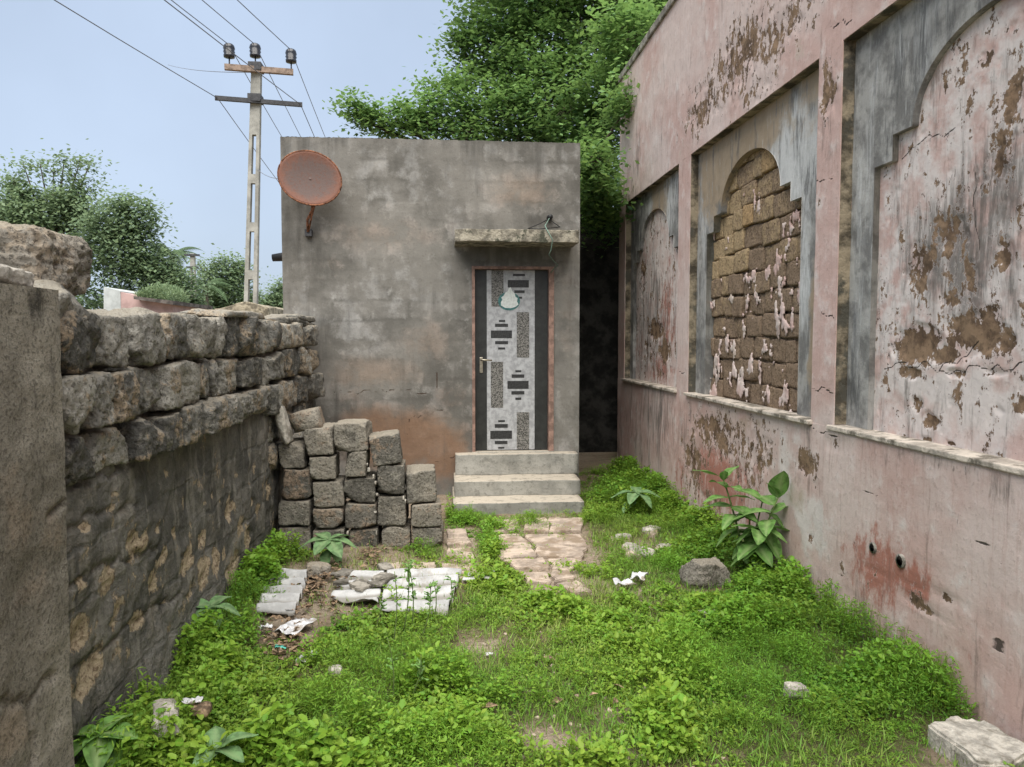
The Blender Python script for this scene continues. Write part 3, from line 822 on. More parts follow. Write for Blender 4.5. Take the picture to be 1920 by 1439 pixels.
DARK = [(1230, 780, 80, 60, .55), (1210, 830, 60, 70, .45), (1165, 800, 20, 120, .5), (1300, 790, 40, 22, .4), (1640, 850, 90, 26, .45), (1780, 870, 140, 24, .5), (1890, 920, 80, 40, .5), (1850, 980, 80, 80, .22), (1185, 350, 26, 120, .45), (1230, 180, 30, 100, .3), (1195, 290, 12, 70, .6),
        (1310, 320, 12, 30, .5), (1400, 230, 60, 40, .3), (1600, 30, 60, 40, .3)]
WHT = [(1470, 880, 40, 80, .7), (1520, 980, 40, 70, .85), (1560, 1020, 30, 60, .6), (1480, 820, 30, 40, .6), (1730, 730, 90, 50, .95), (1840, 760, 90, 70, 1.0), (1850, 700, 60, 30, .8), (1700, 560, 40, 40, .4), (1850, 520, 60, 40, .6), (1700, 400, 60, 90, .45), (1800, 300, 60, 90, .4), (1230, 480, 20, 60, .5), (1215, 560, 16, 60, .5), (1620, 950, 40, 40, .4)]
TAN = [(1280, 300, 20, 60, .4), (1500, 80, 40, 60, .4), (1390, 790, 60, 30, .6), (1500, 930, 30, 40, .5)]
CR_R = [[(1515, 735), (1540, 730), (1562, 737)], [(1515, 790), (1535, 806), (1560, 812)], [(1570, 810), (1575, 860), (1572, 900)], [(1590, 1000), (1592, 1060), (1578, 1085)], [(1265, 690), (1285, 700)], [(1545, 60), (1570, 45), (1600, 40)], [(1530, 345), (1560, 335)], [(1540, 590), (1565, 600)], [(1620, 925), (1640, 918), (1660, 935)], [(1850, 1020), (1890, 1060), (1900, 1130), (1880, 1220)]]
CR_I = [[(1655, 690), (1720, 684), (1780, 694), (1830, 684), (1880, 690), (1925, 676)], [(1760, 690), (1800, 670), (1830, 640)], [(1830, 330), (1825, 400), (1835, 470)], [(1690, 300), (1740, 260), (1790, 240)], [(1200, 620), (1195, 690)]]
C_PEEL = [(1720, 645, 60, 42, 1.15), (1830, 625, 80, 50, 1.1), (1770, 665, 60, 24, 1.05), (1725, 500, 40, 60, .95), (1780, 440, 70, 60, .74), (1870, 300, 50, 80, .72), (1735, 480, 34, 34, .82), (1725, 525, 30, 34, .8), (1715, 640, 34, 30, 1.0), (1740, 655, 30, 20, .95), (1800, 640, 46, 30, .95), (1850, 600, 40, 36, .95), (1880, 640, 40, 30, .9), (1705, 700, 30, 16, .9), (1790, 700, 30, 12, .85), (1745, 790, 22, 22, .95), (1720, 760, 14, 20, .85), (1735, 825, 14, 8, .9), (1780, 832, 14, 6, .9),
          (1790, 430, 60, 60, .62), (1850, 330, 60, 60, .6), (1885, 480, 26, 44, .88), (1900, 180, 26, 70, .85), (1800, 140, 30, 40, .62), (1850, 110, 30, 40, .6), (1820, 520, 40, 60, .6), (1780, 560, 40, 30, .66), (1860, 250, 40, 50, .5), (1915, 760, 14, 30, .7), (1870, 700, 40, 14, .7), (1665, 680, 10, 60, .5),
          (1228, 620, 20, 26, .95), (1245, 660, 16, 30, .95), (1205, 520, 8, 70, .7), (1190, 600, 8, 60, .7), (1225, 440, 16, 26, .6), (1215, 660, 30, 40, .6), (1240, 700, 20, 18, .6)]
C_DARK = [(1790, 470, 120, 160, .95), (1860, 350, 80, 130, .85), (1760, 250, 50, 60, .4), (1870, 150, 50, 80, .5), (1220, 600, 50, 130, .6), (1880, 560, 50, 90, .6), (1820, 400, 70, 110, .5), (1780, 330, 50, 60, .35), (1230, 560, 40, 120, .3), (1190, 640, 16, 60, .5), (1800, 560, 80, 80, .35)]
def pink_fields(P):
    u, v = P[:, 1], P[:, 2]
    g = np.full(len(P), 0.10)
    lowdamp = sstep(.55, .05, v)
    m1 = np.stack([np.maximum(blob_field(P, u, v, PEEL, convR), 0.06 + .07 * sstep(3.4, 3.8, v)), np.maximum(blob_field(P, u, v, DARK, convR), 0.14 + 0.1 * lowdamp), np.maximum(blob_field(P, u, v, RED, convR), 0.06 * np.ones(len(P)))], 1)
    m2 = np.stack([np.maximum(blob_field(P, u, v, WHT, convR), .27), crack_field(u, v, CR_R, convR), blob_field(P, u, v, TAN, convR)], 1)
    return {"mask": m1, "mask2": m2}
def infill_fields(P):
    u, v = P[:, 1], P[:, 2]
    m1 = np.stack([np.maximum(blob_field(P, u, v, C_PEEL, convI) * 1.08, 0.43), np.maximum(blob_field(P, u, v, C_DARK, convI), 0.25), blob_field(P, u, v, RED, convI)], 1)
    m2 = np.stack([np.maximum(blob_field(P, u, v, WHT, convI), 0.60), crack_field(u, v, CR_I, convI, .010), blob_field(P, u, v, TAN, convI)], 1)
    return {"mask": m1, "mask2": m2}
G_PEEL = [(1640, 770, 8, 60, .8), (1655, 730, 6, 40, .6)]
G_DARK = [(1190, 430, 20, 80, .75), (1265, 390, 12, 70, .6), (1178, 560, 10, 160, .6), (1490, 260, 40, 70, .42), (1510, 330, 20, 60, .5), (1700, 130, 70, 100, .62), (1770, 60, 70, 60, .62), (1620, 500, 30, 260, .35), (1600, 720, 20, 90, .6), (1660, 260, 24, 50, .7), (1310, 650, 12, 90, .6), (1830, 20, 60, 30, .5)]
G_WHT = [(1480, 290, 60, 110, 1.1), (1255, 380, 22, 60, .9), (1740, 90, 60, 90, .5), (1220, 390, 16, 30, .7), (1480, 230, 40, 60, .7), (1320, 400, 14, 120, .6), (1335, 300, 26, 30, .5), (1620, 300, 22, 200, .6), (1700, 90, 30, 40, .6), (1510, 500, 14, 160, .8), (1615, 600, 14, 120, .5), (1310, 560, 10, 120, .5)]
G_TAN = [(1395, 265, 110, 60, 1.1), (1340, 330, 50, 90, 1.0), (1235, 380, 20, 60, 1.0), (1440, 210, 70, 60, .9), (1520, 160, 34, 80, .7), (1525, 640, 12, 180, .9), (1645, 600, 8, 260, .8), (1600, 100, 12, 80, .5)]
def grey_fields(P):
    u, v = P[:, 1], P[:, 2]
    cv = lambda a, b: tuple(at_x(a, b, XR + .08)[1:])
    m1 = np.stack([blob_field(P, u, v, G_PEEL, cv), np.maximum(blob_field(P, u, v, G_DARK, cv), .3), np.zeros(len(P))], 1)
    m2 = np.stack([np.maximum(blob_field(P, u, v, G_WHT, cv), .25), np.zeros(len(P)), blob_field(P, u, v, G_TAN, cv)], 1)
    return {"mask": m1, "mask2": m2}
def wall_disp(amp, s):
    def f(P, at):
        d = (fbm(P, 1.3, 3, s) - .5) * amp * 1.6 + (fbm(P, 9, 3, s + 4) - .5) * amp
        if at is not None and "mask" in at:
            d = d - sstep(.5, .85, at["mask"][:, 0] + (fbm(P, 16, 3, s + 9) - .5) * .8) * 0.010
        return d
    return f
stepD = lambda y: 0.0042 * max(y, 2.2) if y > 2.2 else 0.12
SILL, PTOP, WTOP, YEND = 1.155, 3.47, 5.14, 10.42
panels = [(3.29, 2.00, 4.50), (6.11, 4.79, 7.36), (8.93, 7.73, 10.06)]
for (hx_, hy_, hr_) in [(1638, 1027, .030), (1690, 1052, .036)]:
    q = at_x(hx_, hy_, XR - .022)
    a = Acc(); a.tube([q + np.array([.05, 0, 0]), q + np.array([-.010, 0, 0]), q + np.array([-.010, 0, 0]), q + np.array([.045, 0, 0])], [hr_, hr_, hr_ * .72, hr_ * .7], 16, False)
    a.build("pipe_stub", CEMENT, pink, True)
    a = Acc(); a.tube([q + np.array([.02, 0, 0]), q + np.array([.022, 0, 0])], [hr_ * .74, hr_ * .74], 16); a.build("pipe_hole_shade", SHADEDARK, pink)  # dark disc painting the shade inside the open pipe
# masonry core behind the plaster
Acc().box(XR + .20, XR + 3.2, -1.5, YEND - .01, -.1, WTOP - .02).build("masonry_core", CEMENT, pink)
# dado
face_grid("dado", 'x-', XR, breaks(4.56, YEND, stepD), breaks(-.1, SILL, .017), PINK, pink, pink_fields, wall_disp(.008, 1), skirt=.25)
face_grid("dado", 'x-', XR - .022, breaks(-1.5, 4.56, stepD), breaks(-.1, SILL - .004, .014), PINK, pink, pink_fields, wall_disp(.008, 2), skirt=.25)
# upper band, coping
face_grid("upper_wall", 'x-', XR, breaks(-1.5, YEND, stepD), breaks(PTOP, WTOP, .02), PINK, pink, pink_fields, wall_disp(.008, 3), skirt=.25)
for k in range(8):
    y0 = -1.5 + k * 1.5; y1 = min(y0 + 1.494, YEND + .02)
    bevel_box("coping_stone", XR - .03 + .004 * (k % 3), XR + .32, y0, y1, WTOP, WTOP + .085 + .006 * (k % 2), CEMENT, pink, .012)
# pilasters
for i, (a, b) in enumerate([(1.67, 2.00), (4.50, 4.79), (7.36, 7.73), (10.06, YEND)]):
    face_grid("pilaster", 'x-', XR + .001, breaks(a, b, lambda y: .012 if y < 5 else .02), breaks(SILL, PTOP, .014), PINK, pink, pink_fields, wall_disp(.006, 10 + i), skirt=.25)
face_grid("upper_wall", 'x-', XR + .001, breaks(-1.5, 1.67, .12), breaks(SILL, PTOP, .1), PINK, pink, pink_fields, None, skirt=.25)
def arch_z(u):
    return 2.81 + .395 * math.sqrt(max(0.0, 1 - (u / .61) ** 2)) ** 0.95
def arch_frame(pc, a, b, idx):
    x0 = XR + .08
    V = []; Fa = []; n = 0
    def seg(us, zlo, rows):
        nonlocal n
        us = np.asarray(us)
        for k, uu in enumerate(us):
            z0 = zlo(uu)
            for r in range(rows + 1):
                V.append((x0, pc + uu, z0 + (PTOP - z0) * r / rows))
        for k in range(len(us) - 1):
            for r in range(rows):
                q = n + k * (rows + 1) + r
                Fa.append((q, q + 1, q + rows + 2, q + rows + 1))
        n += len(us) * (rows + 1)
    A, B = a - pc, b - pc
    seg(np.linspace(A, -.96, 14), lambda u: SILL, 100)
    seg(np.linspace(-.96, -.785, 9), lambda u: 2.67, 40)
    seg(np.linspace(-.785, -.61, 9), lambda u: 2.81, 34)
    seg(-.61 * np.cos(np.linspace(0, math.pi, 60)), arch_z, 26)
    seg(np.linspace(.61, .785, 9), lambda u: 2.81, 34)
    seg(np.linspace(.785, .96, 9), lambda u: 2.67, 40)
    seg(np.linspace(.96, B, 14), lambda u: SILL, 100)
    P = np.array(V)
    P[:, 0] -= (fbm(P, 10, 3, 40 + idx) - .5) * .010
    Fa = np.array(Fa)
    at = grey_fields(P)
    # thickness of the opening edge
    prof = [(-.96, SILL), (-.96, 2.67), (-.785, 2.67), (-.785, 2.81), (-.61, 2.81)] + [(-.61 * math.cos(t), arch_z(-.61 * math.cos(t))) for t in np.linspace(0, math.pi, 60)[1:-1]] + [(.61, 2.81), (.785, 2.81), (.785, 2.67), (.96, 2.67), (.96, SILL)]
    e = np.array([(x0 - .004, pc + u, z) for u, z in prof] + [(x0 + .10, pc + u, z) for u, z in prof])
    k = len(prof); n0 = len(P)
    Fe = np.array([(n0 + i, n0 + i + 1, n0 + k + i + 1, n0 + k + i) for i in range(k - 1)])
    ate = grey_fields(e)
    P = np.concatenate([P, e]); Fa = np.concatenate([Fa, Fe])
    at = {q: np.concatenate([at[q], ate[q]]) for q in at}
    obj("arch_panel", P, Fa, GREYLIME, pink, False, at)
for i, (pc, a, b) in enumerate(panels):
    arch_frame(pc, a, b, i)
    bevel_box("window_ledge", XR - .035, XR + .13, a - .02, b + .02, SILL - .012, SILL + .016, LEDGE, pink, .006)
    for nm, q in (("reveal", (XR + .008, XR + .079, b - .005, b + .02, SILL + .02, PTOP - .006)), ("lintel_soffit", (XR + .008, XR + .079, a + .004, b - .006, PTOP - .006, PTOP + .02))):
        Acc().box(*q).build(nm, MOSSY, pink)
    if i != 1:
        face_grid("infill", 'x-', XR + .115, breaks(pc - .99, pc + .99, lambda y: .0024 * max(y, 2.4)), breaks(SILL, 3.25, .0085), PINK, pink, infill_fields, wall_disp(.008, 50 + i), skirt=.05)
# middle arch: exposed block masonry with scraps of plaster
pc = panels[1][0]
bed = Acc().box(XR + .155, XR + .19, pc - 1.0, pc + 1.0, SILL, 3.26).build("mortar_bed", simple("dark_mud_mortar", (0.20, 0.145, 0.095), .97, .3, 20, .8, obj_space=False), pink)
row_h = .182
for r in range(12):
    z0 = SILL + .006 + r * row_h; z1 = z0 + row_h - .004
    y = pc - 1.0 + (-.19 if r % 2 else 0)
    while y < pc + .97:
        w = random.uniform(.17, .40)
        ya, yb = max(y, pc - .975), min(y + w - .004, pc + .975)
        y += w
        if yb - ya < .07: continue
        u0, u1 = ya - pc, yb - pc
        um = 0 if u0 * u1 < 0 else min(abs(u0), abs(u1))
        lim = arch_z(um) if um < .61 else (2.81 if um < .785 else 2.67)
        if z0 > lim - .01: continue
        z1c = min(z1, 3.22)
        W, Fb = rough_stone((.11, yb - ya, z1c - z0), 300 + r * 17 + int(y * 31), .22, .075, 11, 1.1, 4.0, 1.6, (1.25, 1.5))
        W = rot_x(W, random.uniform(-.05, .05))
        W += np.array([XR + .182 + random.uniform(-.010, .016), (ya + yb) / 2, (z0 + z1c) / 2 + .012 * math.sin(y * 5 + r)])
        W[:, 0] = np.maximum(W[:, 0], XR + .116)
        t = sstep(2.0, 2.5, (z0 + z1) / 2) * .55 + sstep(6.0, 6.9, (ya + yb) / 2) * sstep(1.7, 2.2, (z0 + z1) / 2) * .6
        at = {"mask": np.tile([min(1.0, t), 0, 0], (len(W), 1))}
        obj("brick", W, Fb, BRICK, pink, True, at)
# plaster scraps left on the masonry
U = breaks(pc - .955, pc + .955, .011); Vv = breaks(SILL, 3.0, .011)
uu, vv = np.meshgrid(U, Vv); u = uu.ravel(); v = vv.ravel()
P = np.stack([np.full(len(u), XR + .112), u, v], 1)
cI = lambda a, b: tuple(at_x(a, b, XR + .112)[1:])
keepf = blob_field(P, u, v, [(1475, 420, 20, 40, .8), (1440, 490, 10, 40, .62), (1470, 500, 24, 46, .75), (1490, 480, 10, 70, .6), (1410, 500, 9, 36, .8), (1350, 610, 26, 40, .45), (1365, 560, 14, 12, .85), (1410, 590, 12, 30, .6), (1465, 620, 16, 60, .9), (1485, 600, 12, 50, .6), (1450, 660, 20, 20, .6), (1405, 690, 12, 30, .9), (1435, 700, 8, 26, .8), (1370, 700, 30, 26, .72), (1340, 690, 14, 36, .72), (1390, 730, 30, 18, .85), (1470, 740, 16, 34, .85), (1335, 740, 10, 16, .9), (1460, 760, 26, 14, .6), (1500, 760, 6, 20, .7), (1335, 600, 10, 50, .6)], cI)
nz = fbm(P * np.array([1, 1, .5]), 11, 5, 77, .68)
low = sstep(2.5, 1.9, v) * sstep(pc + .9, pc + .2, u)
val = np.maximum(keepf * .72, .12 + .15 * np.maximum(low, sstep(2.2, 1.6, v))) + (nz - .5) * 2.4
idx = np.arange(len(U) * len(Vv)).reshape(len(Vv), len(U))
Fq = np.stack([idx[:-1, :-1], idx[:-1, 1:], idx[1:, 1:], idx[1:, :-1]], -1).reshape(-1, 4)
Fq = Fq[val[Fq].mean(1) > .58][:, ::-1]
P[:, 0] -= sstep(.55, .8, val) * .008 - .010 + (fbm(P, 12, 3, 9) - .5) * .010
lab = np.arange(len(P))
for _ in range(400):
    mn = lab[Fq].min(1); new = lab.copy()
    np.minimum.at(new, Fq.ravel(), np.repeat(mn, 4)); new = new[new]
    if (new == lab).all(): break
    lab = new
flab = lab[Fq[:, 0]]
ids, cnt = np.unique(flab, return_counts=True)
def scrap_obj(name, Fs_):
    used = np.unique(Fs_); remap = -np.ones(len(P), int); remap[used] = np.arange(len(used))
    at = {"mask": np.tile([.22, .22, .12], (len(used), 1)), "mask2": np.tile([.45, 0, .35], (len(used), 1))}
    o = obj(name, P[used], remap[Fs_], PINK, pink, True, at)
    sm_ = o.modifiers.new("thickness", 'SOLIDIFY'); sm_.thickness = .007; sm_.offset = -1
    return o
big_ = ids[cnt > 70]
for q in big_: scrap_obj("plaster_scrap", Fq[flab == q])
rest = Fq[~np.isin(flab, big_)]
if len(rest): tag(scrap_obj("plaster_crumbs", rest), kind="stuff")

# =================================================================== CEMENT HOUSE (back)
YF = 8.25
XL, XRT, HT = float(at_y(528, 420, YF)[0]), float(at_y(1087, 500, YF)[0]), float(at_y(800, 262, YF)[2])
house = empty("cement_house", ((XL + XRT) / 2, YF + 1.6, 0), "small flat-roofed grey cement house with patterned door and three steps", "house")
convF = lambda px, py: (at_y(px, py, YF)[0], at_y(px, py, YF)[2])
F_BROWN = [(760, 830, 130, 70, .95), (700, 800, 90, 50, .8), (830, 850, 60, 70, .95), (660, 740, 100, 40, .4), (850, 740, 50, 60, .45), (1060, 800, 20, 60, .3)]
F_DARK = [(560, 330, 50, 90, .5), (575, 270, 60, 24, .6), (700, 270, 50, 40, .5), (850, 275, 60, 30, .45), (780, 330, 16, 40, .4), (980, 275, 120, 20, .4), (570, 560, 50, 60, .4), (540, 300, 30, 120, .6), (600, 290, 26, 60, .4), (690, 290, 30, 60, .45), (800, 300, 36, 30, .4), (545, 500, 24, 140, .42), (610, 640, 30, 60, .6), (600, 470, 30, 60, .4), (1000, 415, 60, 16, .75), (900, 300, 60, 30, .35), (1000, 290, 60, 24, .3), (960, 480, 90, 24, .9), (800, 262, 240, 8, .5), (590, 420, 20, 60, .5), (820, 560, 20, 60, .4), (820, 690, 30, 30, .3), (630, 760, 20, 90, .5)]  # stains, plus the canopy's shadow painted on the wall above the door
F_LIGHT = [(720, 310, 30, 36, .85), (650, 330, 20, 26, .6), (740, 350, 30, 20, .7), (700, 560, 110, 40, .6), (660, 620, 80, 30, .85), (760, 600, 60, 24, .6), (700, 460, 100, 50, .45), (640, 560, 50, 40, .6), (860, 350, 40, 40, .5), (860, 640, 24, 90, .45), (850, 400, 30, 30, .4), (690, 660, 70, 20, .7)]
F_WARM = [(720, 440, 160, 50, .5), (800, 640, 80, 60, .55), (700, 700, 120, 40, .7), (980, 360, 80, 40, .7), (620, 500, 60, 50, .4), (1060, 600, 26, 160, .45), (860, 560, 30, 60, .3), (960, 340, 60, 40, .5)]
CR_F = [[(765, 815), (768, 785), (790, 778), (830, 770)], [(815, 868), (840, 860), (880, 852)], [(600, 735), (660, 738), (740, 730), (800, 738)], [(818, 700), (820, 740)]]
def facade_fields(P):
    u, v = P[:, 0], P[:, 2]
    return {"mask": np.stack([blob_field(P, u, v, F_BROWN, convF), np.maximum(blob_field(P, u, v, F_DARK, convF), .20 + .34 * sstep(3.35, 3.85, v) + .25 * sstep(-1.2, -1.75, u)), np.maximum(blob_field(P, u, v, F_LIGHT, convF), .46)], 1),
            "mask2": np.stack([blob_field(P, u, v, F_WARM, convF), crack_field(u, v, CR_F, convF, .014), np.zeros(len(P))], 1)}
DX0, DX1, DZ0, DZ1 = float(at_y(886, 700, YF)[0]), float(at_y(1037, 700, YF)[0]), .472, float(at_y(960, 500, YF)[2])
def facade_disp(P, at):
    return (fbm(P, 1.1, 3, 61) - .5) * .03 + (fbm(P, 7, 3, 62) - .5) * .012
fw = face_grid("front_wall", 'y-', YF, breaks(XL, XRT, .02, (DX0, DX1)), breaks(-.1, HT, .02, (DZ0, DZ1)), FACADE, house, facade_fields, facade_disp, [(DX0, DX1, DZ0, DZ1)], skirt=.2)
for vtx in fw.data.vertices:
    if vtx.co.z > HT + .099: vtx.co.z += random.uniform(-.005, .004)
Acc().box(XL, XL + .2, YF + .2, YF + 3.2, -.1, HT - .03).build("side_wall", CEMENT, house)
Acc().box(XRT - .2, XRT, YF + .2, YF + 3.2, -.1, HT - .03).build("side_wall", CEMENT, house)
Acc().box(XL + .2, XRT - .2, YF + 3.0, YF + 3.2, -.1, HT - .03).build("back_wall", CEMENT, house)
Acc().box(XL + .2, XRT - .2, YF + .21, YF + 3.0, 3.45, 3.58).build("roof", CEMENT, house)
Acc().box(XL + .2, XRT - .2, YF + .42, YF + 3.0, -.05, .46).build("floor_slab", CEMENT, house)
# reveal of the door opening
a = Acc()
a.box(DX0 - .05, DX0 - .001, YF + .02, YF + .2, DZ0, DZ1 + .05); a.box(DX1 + .001, DX1 + .05, YF + .02, YF + .2, DZ0, DZ1 + .05); a.box(DX0 - .001, DX1 + .001, YF + .02, YF + .2, DZ1 + .001, DZ1 + .05)
a.build("door_reveal", CEMENT, house)
# door with frame
YD = YF + .065
door = bevel_box("door", DX0 + .028, DX1 - .05, YD, YD + .035, DZ0 + .012, DZ1 - .03, DBLACK, house, .002)
a = Acc()
a.box(DX0 - .004, DX0 + .027, YF - .014, YF + .12, DZ0, DZ1); a.box(DX1 - .049, DX1 + .006, YF - .014, YF + .12, DZ0, DZ1); a.box(DX0 + .027, DX1 - .049, YF - .012, YF + .12, DZ1 - .029, DZ1)
a.build("door_frame", FRAME, house)
def dcrop(x, y):
    p = at_y(860 + x / 3.785, 480 + y / 3.785, YD); return p[0], p[2]
def door_piece(name, q, t, mat, base=0.0):
    x0, z1 = dcrop(q[0], q[1]); x1, z0 = dcrop(q[2], q[3])
    z0 = max(z0, DZ0 + .016); z1 = min(z1, DZ1 - .034)
    return bevel_box(name, x0, x1, YD - base - t, YD - base, z0, z1, mat, door, .0006)
door_piece("centre_panel", (199, 90, 538, 1400), .003, DWHITE)
for q in [(232, 100, 318, 362), (412, 400, 500, 722), (228, 752, 316, 1078), (412, 1110, 500, 1372)]:
    door_piece("mosaic_panel", q, .002, DTEX, .003)
for q in [(385, 128, 470, 145), (348, 172, 498, 226), (395, 245, 468, 265), (415, 290, 450, 305), (285, 455, 330, 470), (258, 482, 350, 505), (228, 530, 378, 585), (258, 605, 350, 628), (280, 650, 330, 665), (402, 812, 444, 826), (376, 842, 466, 866), (346, 888, 496, 944), (374, 960, 466, 984), (402, 1006, 444, 1022), (280, 1166, 328, 1180), (256, 1194, 348, 1220), (224, 1242, 378, 1298), (256, 1314, 346, 1336), (280, 1356, 324, 1368)]:
    door_piece("bar_panel", q, .002, DBAR, .003)
# sticker of a seated crowned figure on a teal base, as a plain silhouette
def flat_poly(name, pts, mat, y0, t, parent):
    V = [(dcrop(x, y)[0], y0, dcrop(x, y)[1]) for x, y in pts] + [(dcrop(x, y)[0], y0 - t, dcrop(x, y)[1]) for x, y in pts]
    n = len(pts)
    return obj(name, V, [tuple(range(n)), tuple(range(2 * n - 1, n - 1, -1))] + [(i, (i + 1) % n, n + (i + 1) % n, n + i) for i in range(n)], mat, parent)
flat_poly("sticker_base", [(357 + 78 * math.cos(t), 322 + 66 * math.sin(t)) for t in np.linspace(0, 2 * math.pi, 28)[:-1]], TEAL, YD - .0052, .0008, door)
flat_poly("sticker_figure", [(368, 222), (378, 250), (398, 268), (402, 290), (418, 300), (414, 325), (424, 345), (404, 362), (370, 372), (330, 370), (300, 352), (300, 328), (310, 312), (302, 296), (318, 284), (330, 262), (348, 252), (356, 232)], WHITE, YD - .0062, .0008, door)
# lever handle on its plate
hx, hz = dcrop(160, 775)
bevel_box("handle_plate", hx - .018, hx + .018, YD - .009, YD, hz - .085, hz + .085, STEEL, door, .004)
a = Acc(); a.tube([(hx, YD - .005, hz + .055), (hx, YD - .05, hz + .055), (hx + .02, YD - .055, hz + .056), (hx + .115, YD - .055, hz + .052)], [.010, .010, .010, .008], 8)
a.build("lever_handle", STEEL, door, True)
# canopy
cx0, cx1 = at_y(853, 440, 7.8)[0], at_y(1085, 440, 7.8)[0]
U = breaks(cx0, cx1, .03)
W, Fc = cube_grid(22)
W = W * np.array([(cx1 - cx0) / 2, .235, .062]) + np.array([(cx0 + cx1) / 2, 8.03, 2.735])
W += (np.stack([fbm(W + 5 * j, 9, 4, 70 + j) for j in range(3)], 1) - .5) * np.array([.014, .03, .022])
obj("canopy", W, Fc, CANOPY, house, False)
# steps
for (z0, z1, ya, xa, xb) in [(-.1, .102, 7.386, at_y(850, 957, 7.386)[0], at_y(1095, 957, 7.386)[0]), (.102, .252, 7.73, at_y(852, 919, 7.73)[0], at_y(1088, 919, 7.73)[0]), (.252, .471, 8.09, at_y(854, 873, 8.09)[0], at_y(1083, 873, 8.09)[0])]:
    n = 26
    C, Fs = cube_grid(n)
    V = C * np.array([(xb - xa) / 2, (YF + .1 - ya) / 2, (z1 - z0) / 2]) + np.array([(xa + xb) / 2, (ya + YF + .1) / 2, (z0 + z1) / 2])
    V += (np.stack([fbm(V + 3 * j, 7, 4, 80 + j) for j in range(3)], 1) - .5) * np.array([.012, .022, .016])
    obj("step", V, Fs, STEPS, house, False)
bevel_box("threshold", DX0 - .01, DX1 + .01, YF - .03, YF + .3, .44, .479, STEPS, house, .006)
# small drain spout on the left wall
p = at_y(521, 484, 8.9)
Acc().tube([(XL + .05, 8.9, p[2] + .01), (XL - .05, 8.9, p[2] + .02), (p[0] - .06, 8.9, p[2])], [.05, .055, .04], 10).build("drain_spout", BLACK, house, True)

# satellite dish bracketed to the wall
c = at_y(581, 334, 7.98)
dish = empty("satellite_dish", (c[0], YF, c[2] - .45), "rusty round satellite dish bracketed to the cement house front", "satellite dish")
rings, segs = 12, 48
V = []; T = []
nrm = np.array([.06, -1.0, .10]); nrm /= np.linalg.norm(nrm)
ax = np.cross([0, 0, 1], nrm); ax /= np.linalg.norm(ax); ay = np.cross(nrm, ax)
ang0 = math.radians(-22)
for i in range(rings + 1):
    r = i / rings
    for k in range(segs):
        t = 2 * math.pi * k / segs
        a_ = .318 * r * math.cos(t); b_ = .268 * r * math.sin(t)
        x_ = a_ * math.cos(ang0) - b_ * math.sin(ang0); y_ = a_ * math.sin(ang0) + b_ * math.cos(ang0)
        V.append(c + ax * x_ + ay * y_ - nrm * (.040 * (1 - r * r)))
        T.append((1.0 - r ** 3 * .95, 0, 0))
Fd = [(i * segs + k, i * segs + (k + 1) % segs, (i + 1) * segs + (k + 1) % segs, (i + 1) * segs + k) for i in range(rings) for k in range(segs)]
bowl = obj("reflector", np.array(V), np.array(Fd), RUST, dish, True, {"mask": np.array(T)})
sm = bowl.modifiers.new("thickness", 'SOLIDIFY'); sm.thickness = .006
rim = [V[rings * segs + k] for k in range(segs)] + [V[rings * segs]]
tube("rim", rim, .0085, RUSTP, dish, 6)
q = at_y(580, 437, YF)
tube("mount_pole", [c + np.array([0, .10, -.08]), c + np.array([0, .12, -.30]), (q[0], YF - .10, q[2] + .12), (q[0], YF - .08, q[2])], .014, RUSTP, dish, 8)
tube("feed_arm", [c + np.array([.05, -.02, -.26]), (q[0] + .045, YF - .12, q[2] + .15), (q[0] + .01, YF - .08, q[2] + .02)], .009, RUSTP, dish, 6)
bevel_box("wall_plate", q[0] - .035, q[0] + .035, YF - .075, YF + .02, q[2] - .045, q[2] + .03, IRON, dish, .005)

# cable and junction on the canopy
j = at_y(1031, 408, 8.2)
jb = empty("junction_cable", (j[0], j[1], 2.79), "thin green cable drooping from a black connector over the door canopy", "cable")
Acc().tube([(j[0] - .0, 8.16, j[2]), (j[0], 8.26, j[2] + .005)], [.028, .03], 10).build("connector", BLACK, jb, True)
pts = [at_y(x, y, Y) for x, y, Y in [(1030, 410, 8.15), (1022, 424, 7.9), (1026, 432, 7.78), (1036, 450, 7.76), (1033, 470, 7.78), (1029, 478, 7.85), (1038, 490, 8.0), (1046, 497, 8.1), (1038, 505, 8.15), (1033, 512, 8.2)]]
tube("cable", pts, .0055, CABLE, jb, 6)
pts = [at_y(x, y, Y) for x, y, Y in [(1030, 410, 8.16), (1012, 420, 8.1), (990, 429, 8.0), (1010, 430, 7.9), (1050, 426, 8.0), (1030, 412, 8.17)]]
tube("cable", pts, .005, BLACK, jb, 6)

# alley behind: closing masonry wall
aw = Acc().box(XRT + .02, XR + 1.6, 11.3, 11.55, -.1, 3.6).build("alley_wall", SHADEDARK)  # wall coloured near black to paint in the alley's shade
tag(aw, "old masonry wall closing the alley beside the house, painted dark as shade", "wall")

